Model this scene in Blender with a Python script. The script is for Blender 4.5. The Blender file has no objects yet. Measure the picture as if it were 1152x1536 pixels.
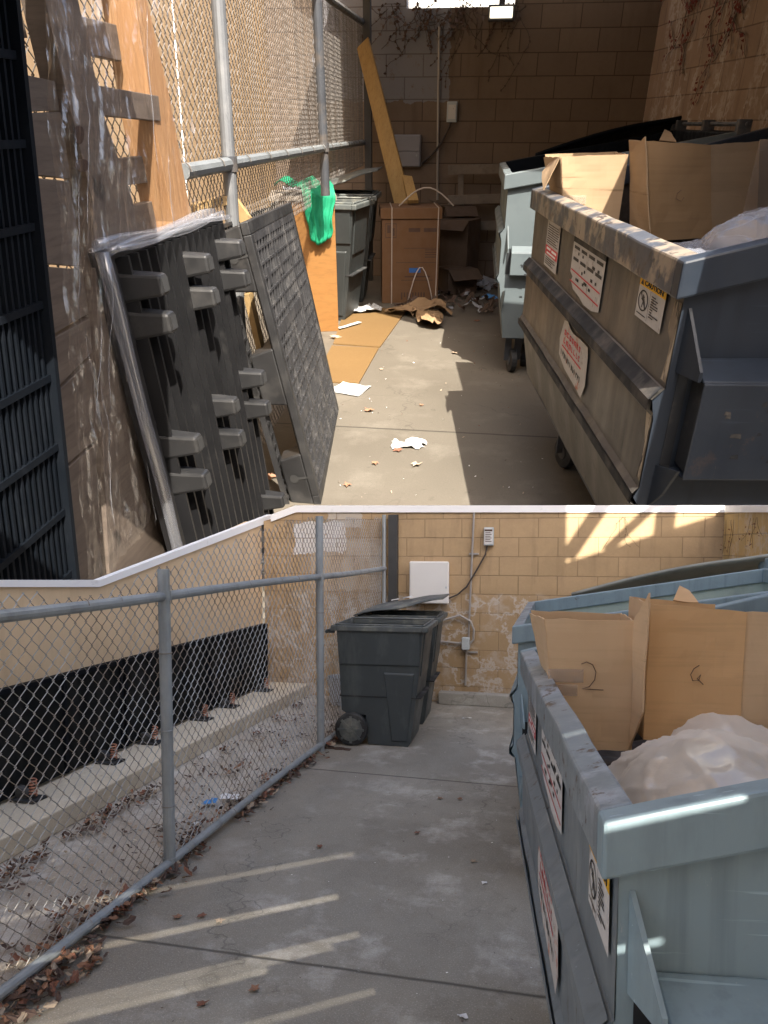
import bpy, bmesh, math, random
from mathutils import Vector, Matrix, Euler, noise
random.seed(7)
S = bpy.context.scene
R = math.radians
# ------------------------------------------------------------------ camera, light
# Two yards stand in one world: the cluttered upper yard (frame "A", 6x plan scale, level) on the far
# side, and the cleared lower yard (frame "B") in front of it on a sloping site.
FP, CXP, CYP = 1109.0, 576.0, 900.0
K = 6.0
def cam_frame(hor, vpx):
    p = math.atan((CYP-hor)/FP); yaw = math.atan((vpx-CXP)/math.hypot(FP, CYP-hor))
    return Matrix.Rotation(yaw, 4, 'Z') @ Matrix.Rotation(math.pi/2-p, 4, 'X')
HA, HB = 1.58, 1.70
RA, RB = cam_frame(185, 770), cam_frame(818, 867)
CAMZ = HA*K
MA = Matrix.Scale(K, 4)
MBW = Matrix.Translation((0, 0, CAMZ)) @ RA @ RB.inverted() @ Matrix.Translation((0, 0, -HB))
cd = bpy.data.cameras.new('camera'); cam = bpy.data.objects.new('camera', cd); S.collection.objects.link(cam)
cam.matrix_world = Matrix.Translation((0, 0, CAMZ)) @ RA
cd.sensor_fit = 'HORIZONTAL'; cd.sensor_width = 36; cd.lens = 36*FP/1152
cd.shift_y = (900-768)/1152; cd.clip_start = .05; cd.clip_end = 500
S.camera = cam
S.view_settings.view_transform = 'Standard'; S.view_settings.look = 'None'; S.view_settings.gamma = 1
S.view_settings.exposure = 1.66
SUN_EL, SUN_AZ = 55.0, 28.0        # travels towards +Y and SUN_AZ degrees towards -X
sdir = Vector((-math.sin(R(SUN_AZ))*math.cos(R(SUN_EL)), math.cos(R(SUN_AZ))*math.cos(R(SUN_EL)), -math.sin(R(SUN_EL))))
w = bpy.data.worlds.new('World'); S.world = w; w.use_nodes = True
nt = w.node_tree; bg = nt.nodes['Background']
sky = nt.nodes.new('ShaderNodeTexSky'); sky.sky_type = 'NISHITA'; sky.sun_disc = False
sky.sun_elevation = R(SUN_EL); tosun = -sdir; sky.sun_rotation = math.atan2(tosun.x, tosun.y)
sky.dust_density = 5.0; sky.ozone_density = .5
nt.links.new(sky.outputs[0], bg.inputs[0]); bg.inputs[1].default_value = 0.15
sd = bpy.data.lights.new('sun', 'SUN'); sd.energy = 4.6; sd.angle = R(.36); sd.color = (1, .93, .82)
so = bpy.data.objects.new('sun', sd); S.collection.objects.link(so)
so.rotation_euler = sdir.to_track_quat('-Z', 'Y').to_euler(); so.location = (5, -10, 30)

# ------------------------------------------------------------------ frames: A / B and picking points
class Fr:
    def __init__(s, M, h, Rc): s.M, s.h, s.R = M, h, Rc
FA, FB = Fr(MA, HA, RA), Fr(MBW, HB, RB)
class Loc:          # a local plan frame (origin on the floor, turned az degrees) inside a yard
    def __init__(s, fr, o=(0, 0, 0), az=0):
        s.fr, s.o, s.az = fr, Vector(o), az; s.m = Matrix.Translation(o) @ Matrix.Rotation(R(az), 4, 'Z')
    def at(s, x, y, ax, v):
        r = s.fr.R @ Vector(((x-CXP)/FP, -(y-CYP)/FP, -1)); c = Vector((0, 0, s.fr.h))
        mi = s.m.inverted(); c = mi @ c; r = mi.to_3x3() @ r
        t = (v-c[ax])/r[ax]; return c+r*t
YA, YB = Loc(FA), Loc(FB)

# ------------------------------------------------------------------ node materials
def nmat(name):
    m = bpy.data.materials.new(name); m.use_nodes = True; t = m.node_tree; return m, t, t.nodes['Principled BSDF']
class G:
    def __init__(s, t): s.t = t
    def n(s, typ, **kw):
        o = s.t.nodes.new(typ)
        for k, v in kw.items():
            if k.startswith('i'):
                i = o.inputs[int(k[1:])]
                if hasattr(v, 'is_output'): s.t.links.new(v, i)
                else: i.default_value = v
            else: setattr(o, k, v)
        return o
    def co(s, scale=(1, 1, 1), out='Object'):
        c = s.n('ShaderNodeTexCoord'); m = s.n('ShaderNodeMapping', i0=c.outputs[out]); m.inputs['Scale'].default_value = scale; return m.outputs[0]
    def noise(s, vec, scale, detail=4, rough=.55):
        o = s.n('ShaderNodeTexNoise', i0=vec); o.inputs['Scale'].default_value = scale; o.inputs['Detail'].default_value = detail; o.inputs['Roughness'].default_value = rough; return o.outputs[0]
    def ramp(s, v, a, b, ca=(0, 0, 0, 1), cb=(1, 1, 1, 1)):
        o = s.n('ShaderNodeValToRGB', i0=v); e = o.color_ramp.elements; e[0].position = a; e[1].position = b; e[0].color = ca; e[1].color = cb; return o.outputs[0]
    def mix(s, f, a, b, typ='MIX'):
        o = s.n('ShaderNodeMix', data_type='RGBA', blend_type=typ)
        for i, v in ((0, f), (6, a), (7, b)):
            if hasattr(v, 'is_output'): s.t.links.new(v, o.inputs[i])
            else: o.inputs[i].default_value = (*v, 1) if isinstance(v, tuple) and len(v) == 3 else v
        return o.outputs[2]
    def math(s, op, a, b=0.0):
        return s.n('ShaderNodeMath', operation=op, i0=a, i1=b).outputs[0]
    def bump(s, h, st, dist=.01):
        o = s.n('ShaderNodeBump'); o.inputs['Strength'].default_value = st; o.inputs['Distance'].default_value = dist; s.t.links.new(h, o.inputs['Height']); return o.outputs[0]
    def lk(s, a, b): s.t.links.new(a, b)

def surf(name, base, rough=.6, metal=0., var=.25, vs=3., dirt=None, dirt_lo=.5, dirt_hi=.7, ds=6., stretch=(1, 1, 1), bump=.15, bs=60., spec=.5, dirt2=None, d2=(.6, .66), d2s=25., bd=.004, rust=None):
    """painted / plain surface: broad tone variation, a dirt layer, a chipped or stained layer, fine bump"""
    m, t, p = nmat(name); g = G(t); v = g.co(stretch); v1 = g.co()
    a = tuple(c*(1-var) for c in base); b = tuple(min(1, c*(1+var)) for c in base)
    c = g.mix(g.noise(v1, vs, 5), a, b)
    if dirt: c = g.mix(g.ramp(g.noise(v, ds, 6, .65), dirt_lo, dirt_hi), c, dirt)
    if dirt2: c = g.mix(g.ramp(g.noise(v, d2s, 6, .7), *d2), c, dirt2)
    if rust:
        rm = g.math('MULTIPLY', g.ramp(g.noise(v1, rust[1], 9, .78), rust[2], rust[2]+.035), g.ramp(g.noise(v1, 1.3, 3), .4, .6)); c = g.mix(g.math('MULTIPLY', rm, .85), c, rust[0])
        dr_ = g.co((16, 16, .55)); c = g.mix(g.math('MULTIPLY', g.ramp(g.noise(dr_, 1.2, 5, .6), .56, .74), .45), c, tuple(q*.45 for q in base))
        sc_ = g.co((2, 60, 60)); c = g.mix(g.math('MULTIPLY', g.ramp(g.noise(sc_, 1.5, 3, .5), .68, .72), .35), c, tuple(min(1, q*2.2) for q in base))
    g.lk(c, p.inputs['Base Color']); p.inputs['Roughness'].default_value = rough; p.inputs['Metallic'].default_value = metal
    rr = g.ramp(g.noise(v1, ds*1.7, 4), .3, .7, (rough*.75,)*3+(1,), (min(1, rough*1.25),)*3+(1,)); g.lk(rr, p.inputs['Roughness'])
    p.inputs['Specular IOR Level'].default_value = spec
    if bump: g.lk(g.bump(g.noise(v1, bs, 4), bump, bd), p.inputs['Normal'])
    return m

def concrete(name, base, dark, light, joints, stain=.5, k=1., edge=None):
    m, t, p = nmat(name); g = G(t); v = g.co()
    c = g.mix(g.ramp(g.noise(v, .55*k, 6, .6), .35, .68), dark, base)
    c = g.mix(g.ramp(g.noise(v, 2.3*k, 7, .7), .52, .74), c, light)
    if edge:      # dirt washed towards the fence side, pale dust on the far side
        sx = g.n('ShaderNodeSeparateXYZ', i0=v).outputs[0]; wn = g.math('MULTIPLY', g.math('SUBTRACT', g.noise(v, 1.6, 6, .65), .5), 1.5)
        em = g.n('ShaderNodeMapRange', i0=g.math('ADD', sx, wn)); em.inputs[1].default_value = edge[0]; em.inputs[2].default_value = edge[1]; em.inputs[3].default_value = .75; em.inputs[4].default_value = 0
        c = g.mix(em.outputs[0], c, edge[2]); c = g.mix(g.math('MULTIPLY', g.ramp(g.noise(v, 3.2, 7, .7), .5, .64), .5), c, tuple(q*.8 for q in dark))
    vs = g.co((3.0, .7, 1)); c = g.mix(g.math('MULTIPLY', g.ramp(g.noise(vs, 1.3*k, 6, .7), .5, .75), stain), c, dark)
    c = g.mix(g.ramp(g.noise(v, 9*k, 8, .75), .60, .72), c, tuple(x*.62 for x in dark))
    c = g.mix(g.math('MULTIPLY', g.ramp(g.noise(v, 70*k, 3, .8), .3, .75), .55), c, tuple(x*.72 for x in base), 'MIX')
    c = g.mix(g.ramp(g.noise(v, 24*k, 2, .5), .77, .79), c, tuple(min(1, x*1.6) for x in light))
    vw = g.n('ShaderNodeVectorMath', operation='ADD', i0=v, i1=g.n('ShaderNodeVectorMath', operation='MULTIPLY', i0=g.n('ShaderNodeTexNoise', i0=v).outputs[1], i1=(.9, .9, 0)).outputs[0])
    ck = g.n('ShaderNodeTexVoronoi', feature='DISTANCE_TO_EDGE', i0=vw.outputs[0]); ck.inputs['Scale'].default_value = .55*k
    cm = g.math('MULTIPLY', g.ramp(ck.outputs[0], .0015, .005, (1, 1, 1, 1), (0, 0, 0, 1)), g.ramp(g.noise(v, .8, 3), .47, .56)); c = g.mix(g.math('MULTIPLY', cm, .55), c, tuple(x*.4 for x in dark))
    c = g.mix(g.math('MULTIPLY', g.ramp(g.noise(v, 150*k, 2, .6), .56, .66), .30), c, light); c = g.mix(g.math('MULTIPLY', g.ramp(g.noise(v, 190*k, 2, .6), .58, .68), .45), c, tuple(x*.5 for x in dark))
    sp = g.n('ShaderNodeSeparateXYZ', i0=v)
    wob = g.math('MULTIPLY', g.math('SUBTRACT', g.noise(v, 5, 3), .5), .012)
    jm = None
    for y0, sl in joints:
        e = g.math('ABSOLUTE', g.math('ADD', g.math('SUBTRACT', g.math('SUBTRACT', sp.outputs[1], y0), g.math('MULTIPLY', sp.outputs[0], sl)), wob))
        q = g.ramp(e, .004, .013, (1, 1, 1, 1), (0, 0, 0, 1)); jm = q if jm is None else g.math('MAXIMUM', jm, q)
    h = g.noise(v, 45*k, 6, .7)
    if jm is not None:
        c = g.mix(g.math('MULTIPLY', jm, .8), c, tuple(x*.3 for x in dark)); h = g.math('SUBTRACT', h, g.math('MULTIPLY', jm, 2.))
    g.lk(c, p.inputs['Base Color']); g.lk(g.ramp(g.noise(v, 1.1, 5), .35, .65, (.62,)*3+(1,), (.9,)*3+(1,)), p.inputs['Roughness']); g.lk(g.bump(h, .35, .006), p.inputs['Normal'])
    p.inputs['Specular IOR Level'].default_value = .35
    return m

def blocks(name, c1, c2, mortar, axis, eff=(.62, .58, .53), elo=.0, ehi=1., emax=.0, patch=None, ez=None, bw=.40, bh=.2, off=0., grime=(.1, .07, .05), gr=.3):
    """block wall: running bond, worn faces, white salt bloom strongest below height ez"""
    m, t, p = nmat(name); g = G(t); co = g.n('ShaderNodeTexCoord').outputs['Object']; sp = g.n('ShaderNodeSeparateXYZ', i0=co)
    v = g.n('ShaderNodeCombineXYZ', i0=sp.outputs[axis], i1=g.math('ADD', sp.outputs[2], off)).outputs[0]
    wv = g.n('ShaderNodeVectorMath', operation='ADD', i0=v, i1=g.n('ShaderNodeVectorMath', operation='SCALE', i0=g.n('ShaderNodeTexNoise', i0=co).outputs[1]).outputs[0])
    t.nodes[-2].inputs['Scale'].default_value = .0
    br = g.n('ShaderNodeTexBrick', i0=v, offset=.5); br.inputs['Scale'].default_value = 1
    br.inputs['Brick Width'].default_value = bw; br.inputs['Row Height'].default_value = bh; br.inputs['Mortar Size'].default_value = .006; br.inputs['Mortar Smooth'].default_value = .4
    br.inputs['Color1'].default_value = (*c1, 1); br.inputs['Color2'].default_value = (*c2, 1); br.inputs['Mortar'].default_value = (*mortar, 1)
    c = g.mix(g.math('MULTIPLY', g.ramp(g.noise(co, 2.2, 6, .65), .45, .75), gr), br.outputs[0], grime)
    c = g.mix(g.math('MULTIPLY', g.noise(co, 38, 5, .7), .45), c, tuple(x*.6 for x in c1))
    stv = g.co((5, 5, .8)); c = g.mix(g.math('MULTIPLY', g.ramp(g.noise(stv, 1.6, 5, .6), .55, .75), gr), c, grime)
    if emax:
        e = g.ramp(g.noise(co, 5.5, 7, .72), .5, .62)
        ring = g.ramp(g.math('ABSOLUTE', g.math('SUBTRACT', g.noise(co, 3.6, 6, .6), .5)), .012, .035, (1, 1, 1, 1), (0, 0, 0, 1))
        e = g.math('MAXIMUM', g.math('MULTIPLY', e, .55), ring)
        if ez is not None:
            e = g.math('MULTIPLY', e, g.ramp(g.math('MULTIPLY', g.math('ADD', sp.outputs[2], g.math('MULTIPLY', g.math('SUBTRACT', g.noise(co, 4, 3), .5), .25)), .25), ez*.25, ez*.25+.02, (1, 1, 1, 1), (0, 0, 0, 1)))
        else: e = g.math('MULTIPLY', e, g.ramp(g.noise(stv, .7, 3), .42, .58))
        c = g.mix(g.math('MULTIPLY', e, emax), c, eff)
        if ez is not None: c = g.mix(g.math('MULTIPLY', g.ramp(g.math('MULTIPLY', sp.outputs[2], .25), ez*.25-.005, ez*.25+.04, (1, 1, 1, 1), (0, 0, 0, 1)), .35), c, tuple(x*.55 for x in c1))
    if patch:       # a painted-over rectangle (x0,x1,z0,z1,colour,strength)
        for (x0, x1, z0, z1, pc, ps) in patch:
            wob = g.math('MULTIPLY', g.math('SUBTRACT', g.noise(co, 7, 4), .5), .16)
            a_ = g.math('ADD', sp.outputs[axis], wob); z_ = g.math('ADD', sp.outputs[2], wob)
            k = g.math('MULTIPLY', g.math('GREATER_THAN', a_, x0), g.math('LESS_THAN', a_, x1))
            k = g.math('MULTIPLY', k, g.math('MULTIPLY', g.math('GREATER_THAN', z_, z0), g.math('LESS_THAN', z_, z1)))
            k = g.math('MULTIPLY', k, g.ramp(g.noise(co, 14, 5, .7), .3, .42)); k = g.math('MULTIPLY', k, g.math('ADD', g.math('MULTIPLY', br.outputs[1], -.6), 1.))
            c = g.mix(g.math('MULTIPLY', k, ps), c, pc)
    g.lk(c, p.inputs['Base Color']); p.inputs['Roughness'].default_value = .92; p.inputs['Specular IOR Level'].default_value = .2
    h = g.math('ADD', g.math('MULTIPLY', br.outputs[1], -1.2), g.math('MULTIPLY', g.noise(co, 55, 6, .75), .5))
    g.lk(g.bump(h, .6, .008), p.inputs['Normal'])
    return m

def wood(name, a, b, dirs=(1, 1, 12), rough=.7, knots=True):
    m, t, p = nmat(name); g = G(t); v = g.co(dirs); v1 = g.co()
    c = g.mix(g.ramp(g.noise(v, 2.6, 7, .7), .3, .7), a, b)
    c = g.mix(g.math('MULTIPLY', g.ramp(g.noise(v, 9, 4, .7), .5, .7), .5), c, tuple(x*.55 for x in a))
    if knots: c = g.mix(g.ramp(g.noise(v1, 6.5, 2), .70, .76), c, tuple(x*.35 for x in a))
    g.lk(c, p.inputs['Base Color']); p.inputs['Roughness'].default_value = rough; g.lk(g.bump(g.noise(v, 12, 5), .25, .004), p.inputs['Normal'])
    return m

def osb(name, a, b):
    m, t, p = nmat(name); g = G(t)
    vo = g.n('ShaderNodeTexVoronoi', i0=g.co((14, 60, 30))); vo2 = g.n('ShaderNodeTexVoronoi', i0=g.co((55, 16, 30)))
    x = g.mix(.5, vo.outputs[1], vo2.outputs[1]); c = g.mix(x, a, b); c = g.mix(g.math('MULTIPLY', g.noise(g.co(), 2.5, 4), .4), c, tuple(q*.6 for q in a))
    g.lk(c, p.inputs['Base Color']); p.inputs['Roughness'].default_value = .75; g.lk(g.bump(vo.outputs[0], .3, .003), p.inputs['Normal']); return m

def film(name, col=(.9, .92, .95), lo=.02, hi=.5, st=(30, 6, 3), rough=.18, bst=.8, r0=.48, r1=.82, gloss=.10):
    """stretch film: mostly clear, milky where it is wrinkled; glossy"""
    m, t, p = nmat(name); g = G(t); v = g.co(st)
    rg = g.n('ShaderNodeTexNoise', i0=v, noise_type='RIDGED_MULTIFRACTAL'); rg.inputs['Scale'].default_value = 1.; rg.inputs['Detail'].default_value = 5; rg.inputs['Roughness'].default_value = .55
    rl = g.ramp(g.math('MULTIPLY', rg.outputs[0], .5), .25, .75)
    a = g.ramp(g.math('ADD', g.math('MULTIPLY', g.noise(v, 1.0, 6, .7), .6), g.math('MULTIPLY', rl, .4)), r0, r1, (lo,)*3+(1,), (hi,)*3+(1,))
    nb = g.bump(g.math('ADD', rl, g.math('MULTIPLY', g.noise(v, 2.5, 5, .6), .6)), bst, .03)
    df = g.n('ShaderNodeBsdfDiffuse'); df.inputs[0].default_value = (*col, 1); tr = g.n('ShaderNodeBsdfTranslucent'); tr.inputs[0].default_value = (*col, 1)
    m1 = g.n('ShaderNodeMixShader'); m1.inputs[0].default_value = .4; g.lk(df.outputs[0], m1.inputs[1]); g.lk(tr.outputs[0], m1.inputs[2])
    tp = g.n('ShaderNodeBsdfTransparent'); m2 = g.n('ShaderNodeMixShader'); g.lk(a, m2.inputs[0]); g.lk(tp.outputs[0], m2.inputs[1]); g.lk(m1.outputs[0], m2.inputs[2])
    gl = g.n('ShaderNodeBsdfGlossy'); gl.inputs[0].default_value = (gloss,)*3+(1,); gl.inputs['Roughness'].default_value = rough
    for q in (df, tr, gl): g.lk(nb, q.inputs['Normal'])
    ad = g.n('ShaderNodeAddShader'); g.lk(m2.outputs[0], ad.inputs[0]); g.lk(gl.outputs[0], ad.inputs[1]); g.lk(ad.outputs[0], t.nodes['Material Output'].inputs[0]); t.nodes.remove(p); return m
    p.inputs['Specular IOR Level'].default_value = .8
    return m
def flat(name, c, rough=.7, metal=0.):
    return surf(name, c, rough, metal, var=.08, bump=.05)

M = {}
def defs():
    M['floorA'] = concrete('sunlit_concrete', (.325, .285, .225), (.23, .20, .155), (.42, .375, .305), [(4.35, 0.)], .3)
    M['floorB'] = concrete('stained_concrete', (.40, .375, .31), (.20, .18, .145), (.66, .63, .57), [(2.74, .02), (5.17, -.02)], .75, edge=(-2.1, -1.2, (.215, .175, .13)))
    M['kerb'] = concrete('grey_kerb', (.42, .41, .37), (.26, .25, .22), (.55, .54, .5), [], .3)
    M['ledge'] = concrete('tan_ledge', (.70, .61, .46), (.52, .45, .34), (.76, .70, .58), [], .3)
    M['dirt'] = concrete('dusty_ground', (.52, .47, .39), (.28, .225, .165), (.72, .70, .66), [], .6)
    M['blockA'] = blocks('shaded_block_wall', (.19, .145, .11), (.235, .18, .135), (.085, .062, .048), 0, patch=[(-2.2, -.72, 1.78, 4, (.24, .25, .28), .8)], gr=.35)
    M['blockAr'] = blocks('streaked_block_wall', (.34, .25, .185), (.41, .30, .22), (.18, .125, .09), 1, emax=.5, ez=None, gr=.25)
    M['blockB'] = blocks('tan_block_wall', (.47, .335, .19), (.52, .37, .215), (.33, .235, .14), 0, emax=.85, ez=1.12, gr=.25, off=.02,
                         patch=[(-3.1, -2.5, 1.62, 1.95, (.75, .75, .75), .75), (-2.7, -2.3, 1.9, 2.1, (.6, .6, .58), .5), (-2.9, -2.05, 1.2, 1.75, (.6, .56, .5), .3)])
    M['blockBr'] = blocks('sunlit_tan_block_wall', (.62, .44, .2), (.66, .47, .22), (.4, .3, .16), 1, emax=.4, gr=.3)  # tan blocks yellowed and lightened as if in sun
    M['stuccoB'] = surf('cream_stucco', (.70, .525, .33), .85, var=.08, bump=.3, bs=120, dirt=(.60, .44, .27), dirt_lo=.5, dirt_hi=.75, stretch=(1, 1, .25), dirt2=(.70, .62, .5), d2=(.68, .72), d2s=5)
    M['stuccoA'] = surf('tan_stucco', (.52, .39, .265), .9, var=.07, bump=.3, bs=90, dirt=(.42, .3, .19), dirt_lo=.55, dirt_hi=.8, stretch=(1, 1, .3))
    M['white'] = surf('white_paint', (.93, .93, .92), .6, var=.04, bump=.1, dirt=(.7, .7, .67), dirt_lo=.6, dirt_hi=.8)
    M['stuccoW'] = surf('sunlit_white_stucco', (.8, .78, .72), .9, var=.1)
    M['galv'] = surf('galvanised_steel', (.36, .39, .40), .5, .35, var=.2, vs=14, dirt=(.25, .27, .27), bump=.1, bs=90, stretch=(1, 1, .3))
    M['galvA'] = surf('shade_dark_steel_post', (.13, .135, .14), .55, .3, var=.25, vs=8, dirt=(.2, .2, .2), bump=.1)  # post steel darkened overall for the shadow on its upper part
    M['galvd'] = surf('dark_steel', (.07, .075, .085), .5, .3, var=.3, vs=8, dirt=(.14, .12, .1), bump=.1)
    M['wire'] = surf('fence_wire', (.40, .41, .40), .5, .5, var=.2, vs=5, bump=0, dirt=(.24, .20, .16), dirt_lo=.45, dirt_hi=.6, ds=2)
    M['wireA'] = surf('aged_fence_wire', (.10, .09, .08), .8, .0, var=.3, vs=4, bump=0)
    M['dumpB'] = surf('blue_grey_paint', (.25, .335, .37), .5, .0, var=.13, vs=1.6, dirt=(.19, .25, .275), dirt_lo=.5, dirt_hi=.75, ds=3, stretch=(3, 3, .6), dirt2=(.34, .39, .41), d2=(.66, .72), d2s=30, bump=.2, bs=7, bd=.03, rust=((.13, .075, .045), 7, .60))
    M['dumpA'] = surf('shade_dark_blue_paint', (.030, .042, .062), .5, .0, var=.15, vs=2, dirt=(.022, .030, .044), dirt_lo=.5, dirt_hi=.75, ds=3, stretch=(3, 3, .6), dirt2=(.07, .07, .075), d2=(.66, .70), d2s=22, bump=.2, bs=7, bd=.03, rust=((.12, .08, .06), 7, .60))  # dumpster paint darkened for the shade it stands in
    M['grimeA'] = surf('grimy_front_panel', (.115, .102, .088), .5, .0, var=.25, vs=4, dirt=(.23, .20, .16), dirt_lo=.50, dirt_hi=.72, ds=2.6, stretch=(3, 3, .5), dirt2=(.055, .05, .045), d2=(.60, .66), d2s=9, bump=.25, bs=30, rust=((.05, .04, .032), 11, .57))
    M['wornA'] = surf('worn_rim', (.08, .09, .11), .45, .1, var=.25, vs=8, dirt=(.36, .30, .23), dirt_lo=.47, dirt_hi=.55, ds=6, dirt2=(.06, .05, .045), d2=(.56, .60), d2s=14, bump=.3, rust=((.16, .10, .08), 14, .56))
    M['wornB'] = surf('worn_grey_rim', (.24, .28, .30), .45, .1, var=.2, vs=8, dirt=(.34, .38, .42), dirt_lo=.52, dirt_hi=.62, ds=6, dirt2=(.12, .09, .07), d2=(.57, .62), d2s=14, bump=.2, rust=((.16, .10, .07), 10, .57))
    M['grimeB'] = surf('scuffed_front_panel', (.17, .20, .215), .5, .0, var=.15, vs=3, dirt=(.27, .30, .31), dirt_lo=.55, dirt_hi=.75, ds=2.5, stretch=(3, 3, .5), dirt2=(.08, .07, .06), d2=(.62, .68), d2s=8, bump=.2, bs=20, rust=((.09, .06, .045), 9, .58))
    M['paleD'] = surf('sunlit_green_interior', (.40, .48, .42), .6, var=.12, dirt=(.3, .36, .33), dirt_lo=.5, dirt_hi=.7)  # interior colour paled for the sun falling in
    M['farD'] = surf('sun_paled_blue_paint', (.20, .245, .26), .5, var=.08, dirt=(.15, .18, .20), dirt_lo=.55, dirt_hi=.75, ds=3)  # paint paled for the sun on the near face
    M['fill'] = surf('packed_rubbish', (.05, .038, .03), .9, var=.4, vs=12, dirt=(.10, .08, .06), bump=.5, bs=20)
    M['peel'] = surf('peeled_edge_paint', (.20, .16, .115), .7, var=.3, vs=9, dirt=(.42, .36, .27), dirt_lo=.48, dirt_hi=.54, ds=9, stretch=(1, 2.5, .6), dirt2=(.045, .04, .035), d2=(.55, .58), d2s=11, bump=.4)
    M['lidB'] = surf('sunlit_olive_lid', (.30, .30, .25), .6, var=.15, vs=3, dirt=(.20, .20, .17), dirt_lo=.5, dirt_hi=.7, ds=4)  # lid colour lightened to olive for the sun on it
    M['ribd'] = surf('dark_rib_band', (.028, .03, .033), .7, spec=.15, var=.3, dirt=(.10, .09, .08), dirt_lo=.5, dirt_hi=.7)
    M['card'] = surf('brown_cardboard', (.68, .475, .28), .9, var=.07, vs=2, dirt=(.61, .42, .24), dirt2=(.42, .28, .15), d2=(.62, .72), d2s=2.5, dirt_lo=.5, dirt_hi=.8, ds=2, stretch=(1, 1, 25), bump=.1, bs=30)
    M['card2'] = surf('orange_cardboard', (.72, .45, .22), .9, var=.06, vs=2, dirt=(.6, .37, .18), dirt_lo=.5, dirt_hi=.8, ds=2, stretch=(1, 1, 25), bump=.1, bs=30)
    M['cardd'] = surf('cardboard_edge', (.13, .085, .055), .9, var=.2)
    M['cardp'] = surf('printed_cardboard', (.24, .12, .05), .9, var=.1, vs=3)
    M['tape'] = film('clear_tape', (.62, .52, .42), .35, .8, (3, 3, 120), .25, .3, .4, .7, .04)
    M['black'] = surf('black_plastic', (.011, .011, .012), .42, var=.25, vs=5, dirt=(.05, .048, .045), dirt_lo=.6, dirt_hi=.85, ds=5, bump=.1, bs=40)
    M['grey'] = surf('dusty_black_plastic', (.04, .04, .042), .5, var=.25, vs=5, dirt=(.12, .115, .11), dirt_lo=.5, dirt_hi=.75, ds=6, bump=.12, bs=40)
    M['navy'] = surf('dark_blue_plastic', (.006, .009, .014), .65, var=.3, dirt=(.018, .022, .03), dirt_lo=.6, dirt_hi=.75, ds=7, stretch=(3, 3, .6), spec=.12)
    M['binB'] = surf('grey_green_bin_plastic', (.050, .060, .063), .5, var=.12, vs=3, dirt=(.10, .115, .11), dirt_lo=.55, dirt_hi=.8, ds=3, stretch=(2, 2, .6), bump=.1, bs=90)
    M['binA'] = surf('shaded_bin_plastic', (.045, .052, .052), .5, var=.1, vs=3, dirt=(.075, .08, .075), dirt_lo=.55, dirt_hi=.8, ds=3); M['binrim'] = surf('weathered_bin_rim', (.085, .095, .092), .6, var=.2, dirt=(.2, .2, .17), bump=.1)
    M['rub'] = surf('black_rubber', (.02, .021, .022), .7, var=.3, dirt=(.08, .08, .075), dirt_lo=.5, dirt_hi=.7)
    M['wp'] = wood('weathered_pallet_wood', (.085, .062, .048), (.155, .118, .09), (1, 1, 10))
    M['wo'] = wood('sunlit_orange_beam', (.34, .17, .07), (.44, .25, .115), (6, 6, .6))  # pallet beam coloured lighter and orange as if sunlit
    M['plank'] = wood('yellow_plank', (.46, .27, .075), (.58, .36, .12), (8, 8, .5))
    M['pine'] = wood('pine_stick', (.60, .38, .15), (.70, .48, .22), (3, 3, 3))
    M['ply'] = wood('orange_plywood', (.56, .27, .05), (.66, .35, .08), (1, 1, 5), .6, False)
    M['slat'] = wood('grey_slat_wood', (.28, .23, .18), (.40, .34, .27), (1, 8, 1))
    M['osb'] = osb('strand_board', (.40, .215, .06), (.54, .33, .12))
    M['film'] = film('stretch_film', (.62, .60, .62), .0, .30, (3, 30, 1.3), .10, 1., .54, .76, .11)
    M['filmw'] = film('bunched_film', (.30, .31, .34), .35, .8, (30, 30, 1.2), .16, .03, .4, .7)
    M['bag'] = film('clear_bag', (.96, .89, .78), .60, .95, (4, 4, 4), .16, .3, .35, .7, .08)
    M['bagA'] = film('clear_bag_blue', (.42, .45, .52), .45, .9, (2.5, 2.5, 2.5), .16, .45, .35, .7, .08)
    M['paper'] = flat('white_paper', (.78, .78, .77)); M['kraft'] = surf('kraft_paper', (.52, .33, .17), .9, var=.15)
    M['red'] = flat('red_print', (.55, .05, .06)); M['ink_shade'] = flat('black_ink_and_hole_shade', (.03, .03, .03)); M['yel'] = flat('yellow_print', (.72, .40, .01))  # the black also stands in for shade in pallet holes
    M['lab'] = surf('worn_white_label', (.62, .61, .59), .6, var=.08, dirt=(.33, .28, .23), dirt_lo=.6, dirt_hi=.68, ds=18)
    M['labr'] = surf('torn_label', (.58, .55, .51), .6, var=.1, dirt=(.50, .17, .10), dirt_lo=.57, dirt_hi=.66, ds=14, dirt2=(.25, .21, .16), d2=(.62, .66), d2s=20)
    M['pen'] = flat('marker_pen', (.16, .09, .05)); M['blue'] = flat('blue_print', (.02, .10, .32)); M['print'] = flat('dark_print', (.07, .035, .02))
    M['green'] = surf('green_cloth', (.0, .42, .20), .85, var=.12); M['wcloth'] = surf('white_cloth', (.62, .64, .68), .9, var=.12)
    M['box'] = flat('cream_enclosure', (.72, .71, .68), .5); M['boxA'] = flat('shaded_enclosure', (.26, .255, .27), .5); M['elec'] = flat('grey_box', (.45, .5, .52), .5); M['cond'] = surf('conduit', (.38, .36, .34), .5, .3, var=.15)  # upper enclosure colour darkened for its shade
    M['cable'] = flat('dark_cable', (.05, .04, .035)); M['gpost'] = surf('dark_gate_paint', (.05, .05, .05), .6, var=.2)
    M['screen'] = surf('black_panel', (.004, .005, .005), .8, var=.3, dirt=(.016, .017, .017), dirt_lo=.5, dirt_hi=.7, ds=3, stretch=(2, 2, .5), spec=.2, dirt2=(.05, .045, .04), d2=(.66, .72), d2s=8); M['spring'] = flat('orange_spring', (.36, .16, .10), .5)
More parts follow.
